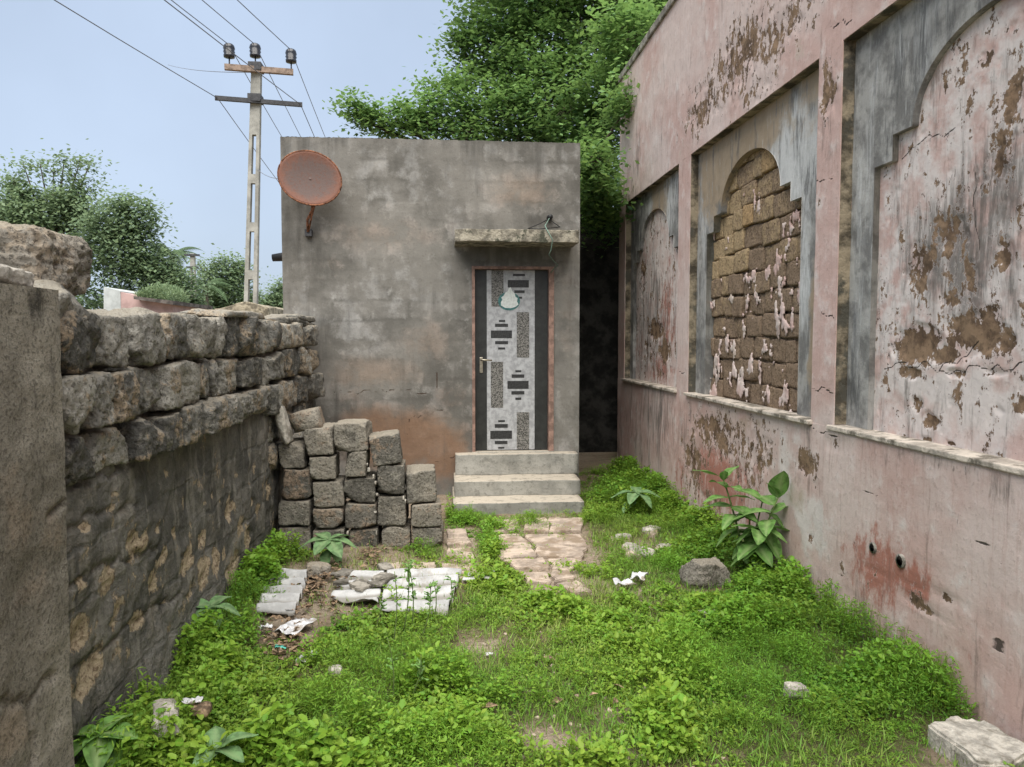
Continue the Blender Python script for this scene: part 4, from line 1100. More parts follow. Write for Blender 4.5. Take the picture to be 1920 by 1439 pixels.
# =================================================================== LEFT STONE WALL
XW = -1.38; XS = -1.32
lwall = empty("stone_wall", (XW - .1, 5.4, 0), "old boundary wall of rough stone courses over blackened plaster", "wall")
convL = lambda px, py: tuple(at_x(px, py, XW)[1:])
L_TAN = [(300, 1045, 16, 22, .8), (200, 1080, 14, 26, .75), (260, 1170, 20, 34, .8), (330, 1000, 8, 20, .75), (380, 1010, 8, 26, .8), (405, 1050, 10, 30, .85), (450, 985, 7, 24, .8), (150, 1090, 10, 20, .7), (180, 1250, 22, 40, .75), (445, 1045, 8, 22, .85), (360, 1110, 16, 26, .8), (250, 1020, 22, 36, .95), (155, 990, 10, 8, .85), (355, 1045, 14, 26, .8), (345, 1060, 12, 30, .7), (285, 1090, 14, 40, .7), (215, 1150, 14, 40, .85), (150, 1190, 20, 40, .85), (310, 1130, 10, 20, .6), (380, 1080, 14, 50, .8), (430, 960, 9, 34, .9), (465, 1010, 8, 30, .85), (480, 960, 6, 30, .8), (500, 915, 5, 26, .9), (310, 890, 7, 26, .75), (350, 945, 6, 20, .7), (290, 990, 5, 22, .7), (400, 930, 5, 16, .7), (240, 1220, 18, 36, .6), (420, 905, 5, 14, .7), (470, 940, 5, 20, .7), (475, 880, 4, 16, .7), (445, 890, 4, 14, .6), (160, 1300, 16, 30, .6), (330, 1150, 26, 26, .5), (430, 1080, 16, 26, .7), (385, 945, 4, 14, .6), (420, 1040, 12, 20, .6), (180, 940, 8, 8, .5)]
L_LIGHT = [(200, 1230, 60, 70, .55), (290, 1160, 40, 50, .6), (370, 1090, 30, 40, .6), (440, 1050, 26, 40, .6), (230, 960, 40, 30, .4), (165, 940, 26, 40, .55), (210, 920, 20, 30, .4), (150, 1320, 40, 60, .4)]
JL = [[(130, 905), (190, 890), (250, 870)], [(125, 985), (180, 965), (250, 950)], [(120, 1100), (200, 1060), (300, 1020)], [(150, 1260), (250, 1170), (340, 1110)], [(185, 905), (188, 945)], [(205, 900), (210, 950)], [(230, 1150), (240, 1220)], [(290, 1090), (296, 1170)], [(340, 1060), (345, 1130)], [(180, 1200), (186, 1290)]]
def left_fields(P):
    u, v = P[:, 1], P[:, 2]
    ck = crack_field(u, v, JL, convL, .022)
    return {"mask": np.stack([np.maximum(blob_field(P, u, v, L_TAN, convL) * .98, .20 + .10 * sstep(.6, .1, v)), ck, np.maximum(blob_field(P, u, v, L_LIGHT, convL), .15)], 1)}
def left_disp(P, at):
    t = at["mask"][:, 0]
    d = (fbm(P, 2.2, 4, 21) - .5) * .07 + (fbm(P, 12, 4, 22) - .5) * .042
    return d - sstep(.5, .9, t + (fbm(P, 18, 3, 25) - .5)) * .018 - sstep(.3, .8, at["mask"][:, 1]) * .016
face_grid("plaster_face", 'x+', XW, breaks(2.4, 8.24, lambda y: .0042 * y), breaks(-.1, 1.19, .014), LEFTWALL, lwall, left_fields, left_disp, skirt=.10)
Acc().box(-1.68, -1.45, 2.4, 8.24, -.1, 1.66).build("wall_core", CEMENT, lwall)
def ys(pxs, X=XS): return [float(at_x(p, 700, X)[1]) for p in pxs]
courses = [
    (1.578, None, [118, 190, 258, 325, 368, 412, 440, 462, 487, 515]),
    (1.350, 1.575, [118, 178, 214, 256, 310, 390, 405, 428, 465, 497, 515]),
    (1.155, 1.348, [118, 190, 253, 303, 338, 388, 424, 444, 470, 502, 516])]
sid = 500
for ci, (z0, z1, pxs) in enumerate(courses):
    Y = ys(pxs)
    for k, (ya, yb) in enumerate(zip(Y[:-1], Y[1:])):
        top = z1 if z1 else 1.80 + .019 * (ya - 2.7) + random.uniform(-.012, .02)
        sid += 1
        inset = random.uniform(-.02, .03) + (.03 if ci == 2 and k < 1 else 0) - (.02 if ci == 2 and k > 1 else 0)
        W, Fs = rough_stone((.34, yb - ya - .006, top - z0 - .006), sid, .34, .12, 19, 1.3, 5.0, 2.2, (.98, 1.3))
        W = rot_z(rot_x(W, random.uniform(-.035, .035)), random.uniform(-.07, .07))
        W += np.array([XS - .17 - inset, (ya + yb) / 2, (z0 + top) / 2])
        obj("stone", W, Fs, STONE, lwall, True)
# far stretch, looser and standing further out
for ci, (z0, z1, pxs) in enumerate([(1.62, 1.835, [514, 534, 552, 566, 580, 597]), (1.36, 1.62, [514, 537, 553, 572, 585, 600]), (1.10, 1.36, [514, 532, 548, 565, 583, 602]), (.86, 1.10, [520, 545, 566, 585, 600]), (.62, .86, [520, 540, 562, 585, 600])]):
    Y = ys(pxs, XS + .035)
    for ya, yb in zip(Y[:-1], Y[1:]):
        sid += 1
        yb = min(yb, 8.2)
        W, Fs = rough_stone((.32, yb - ya, z1 - z0 - .01), sid, .4, .13, 14, 1.3, 5.0, 2.0, (.98, 1.3))
        W = rot_z(rot_x(W, random.uniform(-.06, .06)), random.uniform(-.1, .1))
        W += np.array([XS - .13 + random.uniform(-.02, .03) - (.05 if ci > 2 else 0), (ya + yb) / 2, (z0 + z1) / 2])
        obj("stone", W, Fs, STONE, lwall, True)
for (pa, pb, z0, z1) in [(545, 600, 1.83, 1.875), (560, 597, 1.87, 1.91), (430, 505, 1.845, 1.875)]:
    ya, yb = ys([pa, pb]); yb = min(yb, 8.2); sid += 1
    W, Fs = rough_stone((.34, yb - ya, z1 - z0 + .02), sid, .3, .25, 8, 1.2)
    W += np.array([XS - .18, (ya + yb) / 2, (z0 + z1) / 2])
    obj("stone", W, Fs, STONE, lwall, True)
# short stone beside the pier
W, Fs = rough_stone((.34, .36, .17), 611, .3, .12, 14); W += np.array([XS - .17, 2.88, 1.815]); obj("stone", W, Fs, STONE, lwall, True)
# white lime bits in the wall joints are on the pile below

# plastered pier
XP = -1.28
pier = empty("plastered_pier", (XP - .25, 1.75, 0), "weathered plastered wall pier with a boulder lying on its top", "pier")
PIERM = Mat("pier_roughcast", .96, .12)
_b = PIERM.noise(1.5, 6, .6); _m = PIERM.noise(8, 8, .7); _f2 = PIERM.noise(75, 6, .75); _s = PIERM.noise(1.0, 6, .65, PIERM.pos((9, 9, .9)))
_d, _w, _l = PIERM.attr("mask")
_c = PIERM.mix(PIERM.rng(_b, .3, .7), (.235, .215, .175), (.37, .34, .28))
_c = PIERM.mix(PIERM.mul(PIERM.rng(PIERM.add(_w, PIERM.mul(PIERM.add(_m, -.5), .9)), .3, .8), .7), _c, (.36, .29, .215))
_c = PIERM.mix(PIERM.mul(PIERM.rng(PIERM.add(_d, PIERM.add(PIERM.mul(PIERM.add(_m, -.5), .8), PIERM.mul(PIERM.add(_s, -.5), 1.1))), .3, .9), .85), _c, (.045, .042, .036))
_c = PIERM.mix(PIERM.mul(PIERM.rng(_f2, .5, .68), .55), _c, (.05, .045, .036))
_c = PIERM.mix(PIERM.mul(PIERM.rng(_f2, .38, .30), .35), _c, (.40, .36, .29))
PIERM = PIERM.done(_c, PIERM.bump(PIERM.add(_m, PIERM.mul(_f2, .8)), .9, .016))
convP = lambda px, py: tuple(at_x(px, py, XP)[1:])
def pier_fields(P):
    u, v = P[:, 1], P[:, 2]
    return {"mask": np.stack([np.maximum(blob_field(P, u, v, [(70, 570, 60, 50, .7), (100, 700, 20, 160, .55), (30, 560, 30, 30, .4), (50, 780, 30, 90, .4), (110, 830, 16, 70, .6), (60, 900, 60, 40, .35), (20, 1150, 40, 60, .3)], convP), .1),
                              blob_field(P, u, v, [(30, 960, 50, 110, .6), (100, 1000, 30, 120, .5), (20, 1380, 40, 60, .8), (60, 1100, 50, 60, .5)], convP), np.zeros(len(P))], 1)}
def pier_disp(P, at):
    d = (fbm(P, 2.4, 4, 31) - .5) * .05 + (fbm(P, 20, 3, 33) - .5) * .012
    return d - crack_field(P[:, 1], P[:, 2], [[(0, 1330), (60, 1310), (110, 1270)], [(70, 1439), (66, 1370), (60, 1320)], [(90, 960), (120, 945)]], convP, .02) * .02
face_grid("roughcast_face", 'x+', XP, breaks(.6, 2.69, .012), breaks(-.1, 1.86, .012), PIERM, pier, pier_fields, pier_disp, skirt=.30)
Acc().box(XP - .46, XP - .22, .6, 2.68, -.1, 1.85).build("pier_core", CEMENT, pier)
Acc().box(XP - .22, XP - .04, .62, 2.67, 1.7, 1.852).build("pier_cap", CEMENT, pier)

W, Fs = rough_stone((.90, .46, .30), 907, .55, .12, 44, 1.5, 4.0, 2.0, (.95, 1.2))
W += np.array([-1.83, 3.03, 1.955]); tag(obj("boulder", W, Fs, BOULDER, None, True), "large rounded grey boulder resting on top of the boundary wall", "boulder")
W, Fs = rough_stone((.17, .34, .065), 902, .6, .18, 14, 1.2)
W += np.array([-1.385, 2.44, 1.885]); tag(obj("flat_stone", W, Fs, PALE, None, True), "pale flat stone lying on the plastered pier in front of the boulder", "stone")

# =================================================================== STACKED BLOCKS
YP = 6.2
ordn = ["first", "second", "third", "fourth", "fifth", "sixth"]
cols = [
    [(522, 829, 570, 880), (524, 880, 583, 937), (523, 938, 583, 987), (522, 989, 582, 1034)],
    [(571, 801, 625, 855), (577, 856, 629, 901), (586, 903, 643, 953), (588, 954, 646, 992), (586, 994, 645, 1034)],
    [(625, 793, 690, 849), (646, 845, 687, 895), (645, 896, 705, 945), (648, 946, 708, 992), (654, 993, 710, 1034)],
    [(691, 816, 750, 874), (706, 873, 757, 930), (708, 931, 763, 988), (714, 989, 769, 1034)],
    [(759, 883, 817, 945), (768, 946, 827, 990), (772, 991, 831, 1034)]]
for ci, colb in enumerate(cols):
    for ri, (x0, y0, x1, y1) in enumerate(colb):
        a_ = at_y(x0, y1, YP); b_ = at_y(x1, y0, YP)
        dep = .36 + random.uniform(-.04, .04)
        if ri == len(colb) - 1: a_[2] = -.03
        sid += 1
        W, Fs = rough_stone((b_[0] - a_[0] - .004, dep, b_[2] - a_[2] - .002), sid, .2, .055, 17, 1.4, 7.0, 2.4, (1.15, 1.45))
        W = rot_z(W, random.uniform(-.07, .07))
        tilt = {(0, 0): -.03, (2, 0): -.06, (3, 0): -.13, (1, 0): -.05, (4, 0): -.05}.get((ci, ri), random.uniform(-.025, .025))
        W = rot_y(W, tilt)
        W += np.array([(a_[0] + b_[0]) / 2, YP + dep / 2 + random.uniform(-.015, .025), (a_[2] + b_[2]) / 2])
        o = obj("stone_block", W, Fs, PILE, None, True)
        tag(o, "rough stone block, %s from top in %s stacked column from the dark wall" % (ordn[ri], ordn[ci]), "stone block", "stone blocks dry-stacked beside the wall")
a_ = at_y(541, 815, YP); b_ = at_y(596, 770, YP)
W, Fs = rough_stone((.235, .30, .17), 931, .2, .08, 11)
W = rot_y(W, -.24); W += np.array([(a_[0] + b_[0]) / 2, YP + .17, (a_[2] + b_[2]) / 2])
tag(obj("stone_block", W, Fs, PILE, None, True), "tilted loose stone block lying on top of the stack against the wall", "stone block")
W, Fs = rough_stone((.065, .20, .31), 932, .35, .16, 10)
W = rot_y(W, -.20); a_ = at_y(530, 797, YP - .06); W += np.array([a_[0], YP - .02, a_[2]])
tag(obj("stone_slab", W, Fs, PALE, None, True), "thin grey splinter of stone leaning upright against the wall above the stack", "stone slab")
# lime crumbs caught in the joints
lc = Acc()
for (x, y) in [(690, 872), (693, 882), (703, 906), (705, 926), (703, 958), (705, 1000), (756, 932), (650, 997), (699, 893), (759, 938)]:
    p = at_y(x + random.uniform(-2, 2), y + random.uniform(-3, 3), YP - .002)
    W, Fs = rough_stone((random.uniform(.010, .022), .03, random.uniform(.012, .035)), int(x * 3 + y), .4, .3, 3)
    lc.add(W + p, Fs)
tag(lc.build("lime_crumbs", PALE), "white lime crumbs caught in the joints of the block stack", "rubble", kind="stuff")

# =================================================================== LOOSE THINGS ON THE GROUND
def stone_at(name, px, py, size, seed, mat, label, cat="stone", lift=.3, rz=0.0, rnd=.4, amp=.14, n=12, tiltx=0.0):
    W, Fs = rough_stone(size, seed, min(1.0, rnd * 1.8), amp, n, 1.2, 3.0)
    W = rot_z(rot_x(W, tiltx), rz)
    g = ground(px, py)
    W += np.array([g[0], g[1], size[2] * lift + float(soil_z(g[0], g[1])[0])])
    return tag(obj(name, W, Fs, mat, None, True), label, cat)
stone_at("rock", 1323, 1098, (.32, .25, .20), 2941, BOULDER, "grey rounded rock half sunk in the weeds by the pink wall", "rock", amp=.22, n=20, rnd=.3, rz=.4)
stone_at("flat_stone", 1343, 1166, (.23, .11, .06), 942, PALE, "long pale stone chip lying flat in the weeds", lift=.6, rz=-.25, amp=.2)
stone_at("small_stone", 1493, 1326, (.10, .085, .07), 1943, PALE, "small white stone lying alone in the thick weeds", lift=.8, n=12, amp=.12, rnd=.2)
sl = prism("stone_slab", ragged([ground(x, y, .085) for x, y in [(1738, 1358), (1795, 1341), (1848, 1346), (1938, 1402), (1900, 1432), (1832, 1426)]], 4, .012), -.02, .085, PALE, None, .008, .012)
tag(sl, "big weathered grey slab lying against the foot of the pink wall", "stone slab")
stone_at("stone_slab", 312, 1425, (.10, .20, .07), 945, PALE, "narrow grey slab poking out of weeds near the plastered pier", "stone slab", lift=2.2, rz=.35, rnd=.3, amp=.15, tiltx=.25)
stone_at("half_coconut_shell", 378, 1392, (.085, .07, .05), 946, DRYLEAF, "brown husk fragment lying beside white plastic in the weeds", "husk", lift=2.6, n=8)
stone_at("tan_stone", 597, 1085, (.17, .13, .11), 947, BOULDER, "tan stone lying among dry leaves by the cement sheet", lift=.5)
stone_at("small_stone", 628, 1280, (.07, .06, .05), 948, PALE, "small pinkish pebble in weeds near thin tall stems", lift=1.0, n=6)
for k, (px, py, s) in enumerate([(1222, 995, .12), (1250, 1027, .10), (1165, 1010, .11), (1205, 1040, .15), (1180, 1030, .09)]):
    o = stone_at("path_stone", px, py, (s * 1.5, s, .06), 950 + k, PALE, "pale flat stone bedded in the weeds right of the path", lift=.35, rz=random.uniform(-1, 1), n=7)
    o["group"] = "flat stones beside the path"

# corrugated cement sheet pieces
def corrugated(name, pxq, label, pitch, amp, seed, tilt=0.0):
    g = [ground(x, y, .03) for x, y in pxq]      # near-left, near-right, far-right, far-left
    nu_, nv_ = 22, 60
    V = []; MK = []
    for j in range(nv_ + 1):
        for i in range(nu_ + 1):
            s_, t_ = i / nu_, j / nv_
            p = (g[0] * (1 - s_) + g[1] * s_) * (1 - t_) + (g[3] * (1 - s_) + g[2] * s_) * t_
            edge = .03 * (abs(s_ - .5) > .35) * (fbm(np.array([[s_ * 3, t_ * 4, seed]]), 3, 3, seed)[0] - .5)
            p = p + np.array([edge, edge, 0])
            d = (p[1] - g[0][1])
            p[2] = .045 + amp * math.sin(2 * math.pi * d / pitch) + tilt * (s_ - .5)
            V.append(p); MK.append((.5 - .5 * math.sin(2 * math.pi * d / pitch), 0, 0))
    Fa = np.array([(j * (nu_ + 1) + i, j * (nu_ + 1) + i + 1, (j + 1) * (nu_ + 1) + i + 1, (j + 1) * (nu_ + 1) + i) for j in range(nv_) for i in range(nu_)])
    V = np.array(V)
    V[:, 2] += (fbm(V, 4, 2, seed) - .5) * .012 + soil_z(V[:, 0], V[:, 1])
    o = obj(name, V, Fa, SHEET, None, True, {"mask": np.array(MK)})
    md = o.modifiers.new("thickness", 'SOLIDIFY'); md.thickness = .007
    return tag(o, label, "roofing sheet")
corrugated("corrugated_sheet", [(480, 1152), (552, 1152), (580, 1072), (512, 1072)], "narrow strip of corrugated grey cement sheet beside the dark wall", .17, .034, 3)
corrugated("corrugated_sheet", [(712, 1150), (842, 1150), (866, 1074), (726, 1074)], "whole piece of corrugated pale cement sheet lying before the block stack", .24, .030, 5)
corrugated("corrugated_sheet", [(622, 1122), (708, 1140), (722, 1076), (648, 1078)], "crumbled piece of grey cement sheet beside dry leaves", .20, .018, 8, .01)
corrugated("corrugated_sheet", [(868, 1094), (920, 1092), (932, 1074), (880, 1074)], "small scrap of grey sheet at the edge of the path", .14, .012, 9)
# rubble on the crumbled sheet
rub = Acc()
for k in range(14):
    x, y = random.uniform(625, 725), random.uniform(1078, 1130)
    p = ground(x, y); s = random.uniform(.03, .10)
    W, Fs = rough_stone((s * 1.5, s, s * .4), 1100 + k, .3, .25, 3)
    rub.add(rot_z(W, random.uniform(0, 3)) + np.array([p[0], p[1], .055 + random.uniform(0, .02)]), Fs)
tag(rub.build("sheet_rubble", CEMENT), "broken flakes of grey cement sheet heaped among weeds", "rubble", kind="stuff")
# dry leaves
dl = Acc()
def litter(n, cx, cy, rx, ry):
    for k in range(n):
        p = ground(random.gauss(cx, rx), random.gauss(cy, ry)); s = random.uniform(.014, .042)
        a_ = random.uniform(0, 6.3); V = np.array([(-s, 0, 0), (0, s * .45, .012), (s, 0, .004), (0, -s * .45, .010)])
        V = rot_z(rot_x(V, random.uniform(-.7, .7)), a_)
        dl.add(V + np.array([p[0], p[1], float(soil_z(p[0], p[1])[0]) + random.uniform(.012, .05)]), [(0, 1, 2), (0, 2, 3)])
litter(90, 640, 1085, 26, 10); litter(80, 575, 1100, 22, 14); litter(70, 545, 1190, 26, 20); litter(60, 600, 1130, 24, 16); litter(50, 700, 1050, 14, 10); litter(18, 1100, 1250, 130, 60); litter(60, 540, 1225, 22, 14)
tag(dl.build("leaf_litter", DRYLEAF), "brown dry leaf litter scattered between the sheets and weeds", "leaf litter", kind="stuff")
# plastic scraps
def scrap(name, px, py, w, d, mat, label, seed, rz=0.0, z=.05, h=.05):
    n = 14
    t = np.linspace(-1, 1, n + 1); X, Y = np.meshgrid(t, t); X = X.ravel(); Y = Y.ravel()
    P = np.stack([X, Y, np.zeros(len(X)) + seed], 1)
    rr = .85 + .3 * (fbm(P, .8, 2, seed) - .5) * 2
    V = np.stack([X * w / 2 * rr, Y * d / 2 * rr, (fbm(P, 1.6, 2, seed + 3) - .4) * h * 1.5], 1)
    V = rot_z(V, rz); g = ground(px, py); V += np.array([g[0], g[1], z + float(soil_z(g[0], g[1])[0])])
    idx = np.arange((n + 1) ** 2).reshape(n + 1, n + 1)
    Fa = np.stack([idx[:-1, :-1], idx[:-1, 1:], idx[1:, 1:], idx[1:, :-1]], -1).reshape(-1, 4)
    o = obj(name, V, Fa, mat, None, True)
    md = o.modifiers.new("thickness", 'SOLIDIFY'); md.thickness = .002
    return tag(o, label, "plastic scrap")
scrap("plastic_scrap", 1170, 1108, .15, .13, PLASTIC, "crumpled white plastic scrap beside the end of the path", 21, .3, .05)
scrap("plastic_scrap", 1198, 1098, .12, .14, PLASTIC, "bent white plastic flap lying next to a crumpled scrap", 22, -.5, .06)
scrap("plastic_bag", 555, 1190, .17, .28, PLASTIC, "long crumpled white plastic bag in rubbish by the dark wall", 23, -.35, .05)
scrap("plastic_scrap", 500, 1186, .09, .07, PLASTIC, "small white plastic shred under weeds by the dark wall", 24, .4, .03)
scrap("plastic_scrap", 575, 1245, .12, .10, PLASTIC, "dirty plastic shred on rubbish below the long bag", 25, .9, .02)
scrap("teal_plastic", 526, 1228, .065, .05, TEALP, "small teal plastic piece in the rubbish near the dark wall", 26, 0, .04, .02)
scrap("plastic_scrap", 362, 1388, .08, .05, PLASTIC, "small white plastic wrapper beside the brown husk", 27, .2, .16, .03)
scrap("paper_scrap", 918, 1233, .05, .03, PLASTIC, "tiny white paper scrap on bare soil amid short grass", 28, .2, .02, .01)

# =================================================================== PLANTS: hero leaves
def leaf_geo(L, Wd, droop=.35, fold=.25, n=9, tip=1.6):
    V = []; T = []
    for i in range(n + 1):
        t = i / n
        w = Wd / 2 * (math.sin(math.pi * t ** .8) ** .75) if 0 < t < 1 else 0.003
        x = L * t; z = -droop * L * t * t
        for s_ in (-1, -.5, 0, .5, 1):
            V.append((x, s_ * w, z + abs(s_) * w * fold + .004 * math.sin(9 * t + 3 * s_)))
            T.append((1.0 if s_ == 0 else .12, 0, 0))
    Fa = np.array([(i * 5 + k, i * 5 + k + 1, (i + 1) * 5 + k + 1, (i + 1) * 5 + k) for i in range(n) for k in range(4)])
    return np.array(V), Fa, np.array(T)
def put_leaf(parent, base, az, el, L, Wd, mat, droop=.35, roll=0.0, name="leaf"):
    V, Fa, T = leaf_geo(L, Wd, droop)
    V = rot_x(V, roll); V = rot_y(V, -el); V = rot_z(V, az)
    return obj(name, V + np.array(base), Fa, mat, parent, True, {"tint": T})
def stem_plant(name, label, base, stems, mat, stem_mat=STEM, cat="plant", group=None):
    """stems: list of (top offset xyz, [ (t, az_deg, el_deg, L, W) ])"""
    root = empty(name, base, label, cat, group)
    base = np.array(base, float)
    for top, leaves in stems:
        top = np.array(top, float)
        mid_ = top * .5 + np.array([top[0] * -.12, 0, top[2] * .04])
        pt = lambda t: (1 - t) ** 2 * 0 + 2 * t * (1 - t) * mid_ + t * t * top + base
        tube("stem", [pt(t) for t in np.linspace(0, 1, 7)], list(np.linspace(.010, .005, 7)), stem_mat, root, 6)
        for (t, az, el, L, Wd) in leaves:
            put_leaf(root, pt(t), math.radians(az), math.radians(el), L, Wd, mat, random.uniform(.15, .45), random.uniform(-.3, .3))
    return root
# milkweed by the pink wall
stem_plant("milkweed_plant", "upright milkweed with big paired oval leaves against the pink wall", (2.13, 5.20, 0.0), [
    ((-.16, .10, .70), [(1, 170, 25, .22, .10), (1, 30, 35, .18, .09), (.9, 100, 20, .2, .1), (.9, 280, 20, .2, .1), (.7, 140, 0, .22, .11), (.7, 300, -5, .22, .11), (.55, 90, -5, .2, .11), (.98, 250, 55, .14, .06), (.8, 195, 5, .21, .085), (.8, 10, 5, .20, .08), (.62, 230, 0, .20, .085), (.62, 330, -5, .20, .09), (.48, 185, -15, .19, .09), (.46, 20, -5, .19, .09), (.35, 260, -20, .17, .08)]),
    ((.15, -.12, .60), [(1, 265, 80, .22, .15), (1, 200, 70, .14, .10), (.9, 100, 20, .2, .11), (.72, 240, 0, .22, .12), (.55, 160, -10, .22, .12), (.55, 290, -20, .22, .12), (.35, 180, -15, .22, .12), (.82, 170, 8, .26, .105), (.80, 15, 28, .20, .09), (.64, 185, -6, .24, .11), (.64, 275, -40, .17, .115), (.62, 350, 4, .22, .11), (.45, 215, -10, .22, .11), (.42, 320, -15, .22, .11), (.3, 260, -20, .18, .10)]),
    ((.16, .16, .52), [(1, 150, 40, .2, .11), (1, 250, 30, .2, .11), (.85, 200, 10, .22, .12), (.85, 300, 5, .22, .12), (.65, 230, -5, .24, .13), (.65, 330, -5, .22, .12), (.45, 200, -15, .22, .12), (.45, 280, -15, .22, .12)]),
    ((.02, -.12, .38), [(1, 180, 20, .2, .11), (1, 250, 5, .2, .12), (1, 310, 10, .2, .11), (.7, 210, -10, .2, .11), (.7, 280, -15, .2, .11)]),
    ((.05, .12, .45), [(1, 120, 20, .18, .09), (1, 240, 20, .18, .09), (.7, 200, 0, .18, .09), (.7, 300, 0, .18, .09)])], MILKLEAF)
def rosette(name, label, px, py, h, specs, mat=BROADLEAF, extra=()):
    g = ground(px, py); b = (g[0], g[1], float(soil_z(g[0], g[1])[0]))
    return stem_plant(name, label, b, [((.01, -.02, h), specs)] + list(extra), mat)
rosette("broadleaf_plant", "low plant with wide pale green leaves at the foot of the block stack", 615, 1060, .20, [(1, 185, 8, .21, .10), (1, 245, -8, .19, .115), (1, 300, -12, .23, .12), (1, 350, 2, .22, .10), (1, 35, 12, .20, .11), (1, 130, 15, .20, .11), (.6, 265, -25, .17, .10), (.6, 320, -20, .18, .10)])
rosette("broadleaf_plant", "wide-leaved green plant growing out of the dark wall foot", 395, 1205, .22, [(1, 175, 10, .15, .09), (1, 240, -10, .15, .10), (1, 300, -20, .16, .10), (1, 350, 5, .17, .09), (1, 60, 20, .15, .09), (.6, 280, -30, .13, .08)])
rosette("broadleaf_plant", "broad dark green plant in weeds at the pier corner", 190, 1475, .20, [(1, 180, 10, .13, .10), (1, 235, -5, .13, .10), (1, 290, -10, .15, .11), (1, 350, 5, .15, .11), (1, 60, 25, .13, .10), (.7, 320, -20, .13, .10), (.6, 250, -20, .13, .10), (.5, 200, -20, .12, .1)], MILKLEAF)
rosette("broadleaf_plant", "wide grey-green leaf pair beside narrow slab in weeds", 405, 1468, .14, [(1, 20, 25, .15, .09), (1, 330, 5, .14, .09), (1, 250, 10, .13, .08), (1, 110, 30, .13, .08)])
rosette("broadleaf_plant", "leafy pale green plant in the weeds right of the steps", 1190, 962, .22, [(1, 180, 10, .24, .11), (1, 240, 0, .22, .12), (1, 300, -10, .24, .12), (1, 350, 10, .24, .11), (1, 80, 20, .2, .11), (.6, 210, -20, .2, .11)])
# thin tall stems with sparse little leaves
def wisp(px, py, h, lean, label, n=9, mat=STEM):
    g = ground(px, py); b = np.array([g[0], g[1], 0.0])
    lv = [(random.uniform(.45, 1.0), random.uniform(0, 360), random.uniform(5, 50), random.uniform(.025, .055), random.uniform(.012, .025)) for _ in range(n)]
    root = empty("tall_weed", b, label, "weed", "thin tall weeds")
    top = np.array([lean, random.uniform(-.03, .03), h])
    pt = lambda t: b + top * t + np.array([.02 * math.sin(3 * t), 0, 0])
    tube("stem", [pt(t) for t in np.linspace(0, 1, 8)], list(np.linspace(.0045, .002, 8)), mat, root, 5)
    for (t, az, el, L, Wd) in lv:
        put_leaf(root, pt(t), math.radians(az), math.radians(el), L, Wd, MILKLEAF, .2)
for (px, py, h, ln, n) in [(736, 1215, .42, .01, 4), (755, 1190, .44, .03, 16), (772, 1180, .38, -.02, 18), (812, 1170, .26, .0, 5), (700, 1190, .25, .04, 8), (790, 1200, .33, .05, 14), (735, 1320, .33, -.02, 3), (838, 1165, .26, .02, 12), (765, 1320, .24, .06, 12)]:
    wisp(px, py, h, ln, "thin tall weed standing before the corrugated cement sheets", n)
wr = empty("twig_tuft", (2.28, 3.42, 0), "dry bare twigs sticking up beside the slab by the pink wall", "twigs")
for k in range(5):
    a_ = random.uniform(-.12, .10); tube("twig", [(2.28, 3.42, 0), (2.28 + a_ * .5, 3.42 - .02, .13), (2.28 + a_, 3.42 + random.uniform(-.05, .05), random.uniform(.2, .3))], [.003, .0025, .0015], DRYSTEM, wr, 5)

# =================================================================== GROUND COVER
def frames(n, el_lo, el_hi):
    az = rng.uniform(0, 2 * np.pi, n); el = rng.uniform(el_lo, el_hi, n); roll = rng.normal(0, .35, n)
    d = np.stack([np.cos(az) * np.cos(el), np.sin(az) * np.cos(el), np.sin(el)], 1)
    s_ = np.stack([-np.sin(az), np.cos(az), np.zeros(n)], 1)
    up = np.cross(d, s_)
    s2 = s_ * np.cos(roll)[:, None] + up * np.sin(roll)[:, None]
    return d, s2, np.cross(d, s2)
def leaf_cloud(name, base, L, Wd, tint, mat, el=(-.2, .7), parent=None, hexa=True, label=None, cat=None, kind=None, origin=None):
    n = len(base)
    d, s_, up = frames(n, *el)
    L = np.broadcast_to(L, n)[:, None]; Wd = np.broadcast_to(Wd, n)[:, None]
    if hexa:
        v = [base, base + d * L * .38 + s_ * Wd * .5 + up * Wd * .12, base + d * L * .8 + s_ * Wd * .36 + up * Wd * .06, base + d * L - up * L * .08, base + d * L * .8 - s_ * Wd * .36 + up * Wd * .06, base + d * L * .38 - s_ * Wd * .5 + up * Wd * .12]
        k = 6; pat = np.array([[0, 1, 2, 3], [0, 3, 4, 5]])
    else:
        v = [base, base + d * L * .5 + s_ * Wd * .5, base + d * L, base + d * L * .5 - s_ * Wd * .5]
        k = 4; pat = np.array([[0, 1, 2, 3]])
    V = np.stack(v, 1).reshape(-1, 3)
    Fa = (np.arange(n)[:, None, None] * k + pat[None]).reshape(-1, 4)
    T = np.repeat(tint, k, axis=0)
    o = obj(name, V, Fa, mat, parent, True, {"tint": T}, origin)
    return tag(o, label, cat, None, kind)
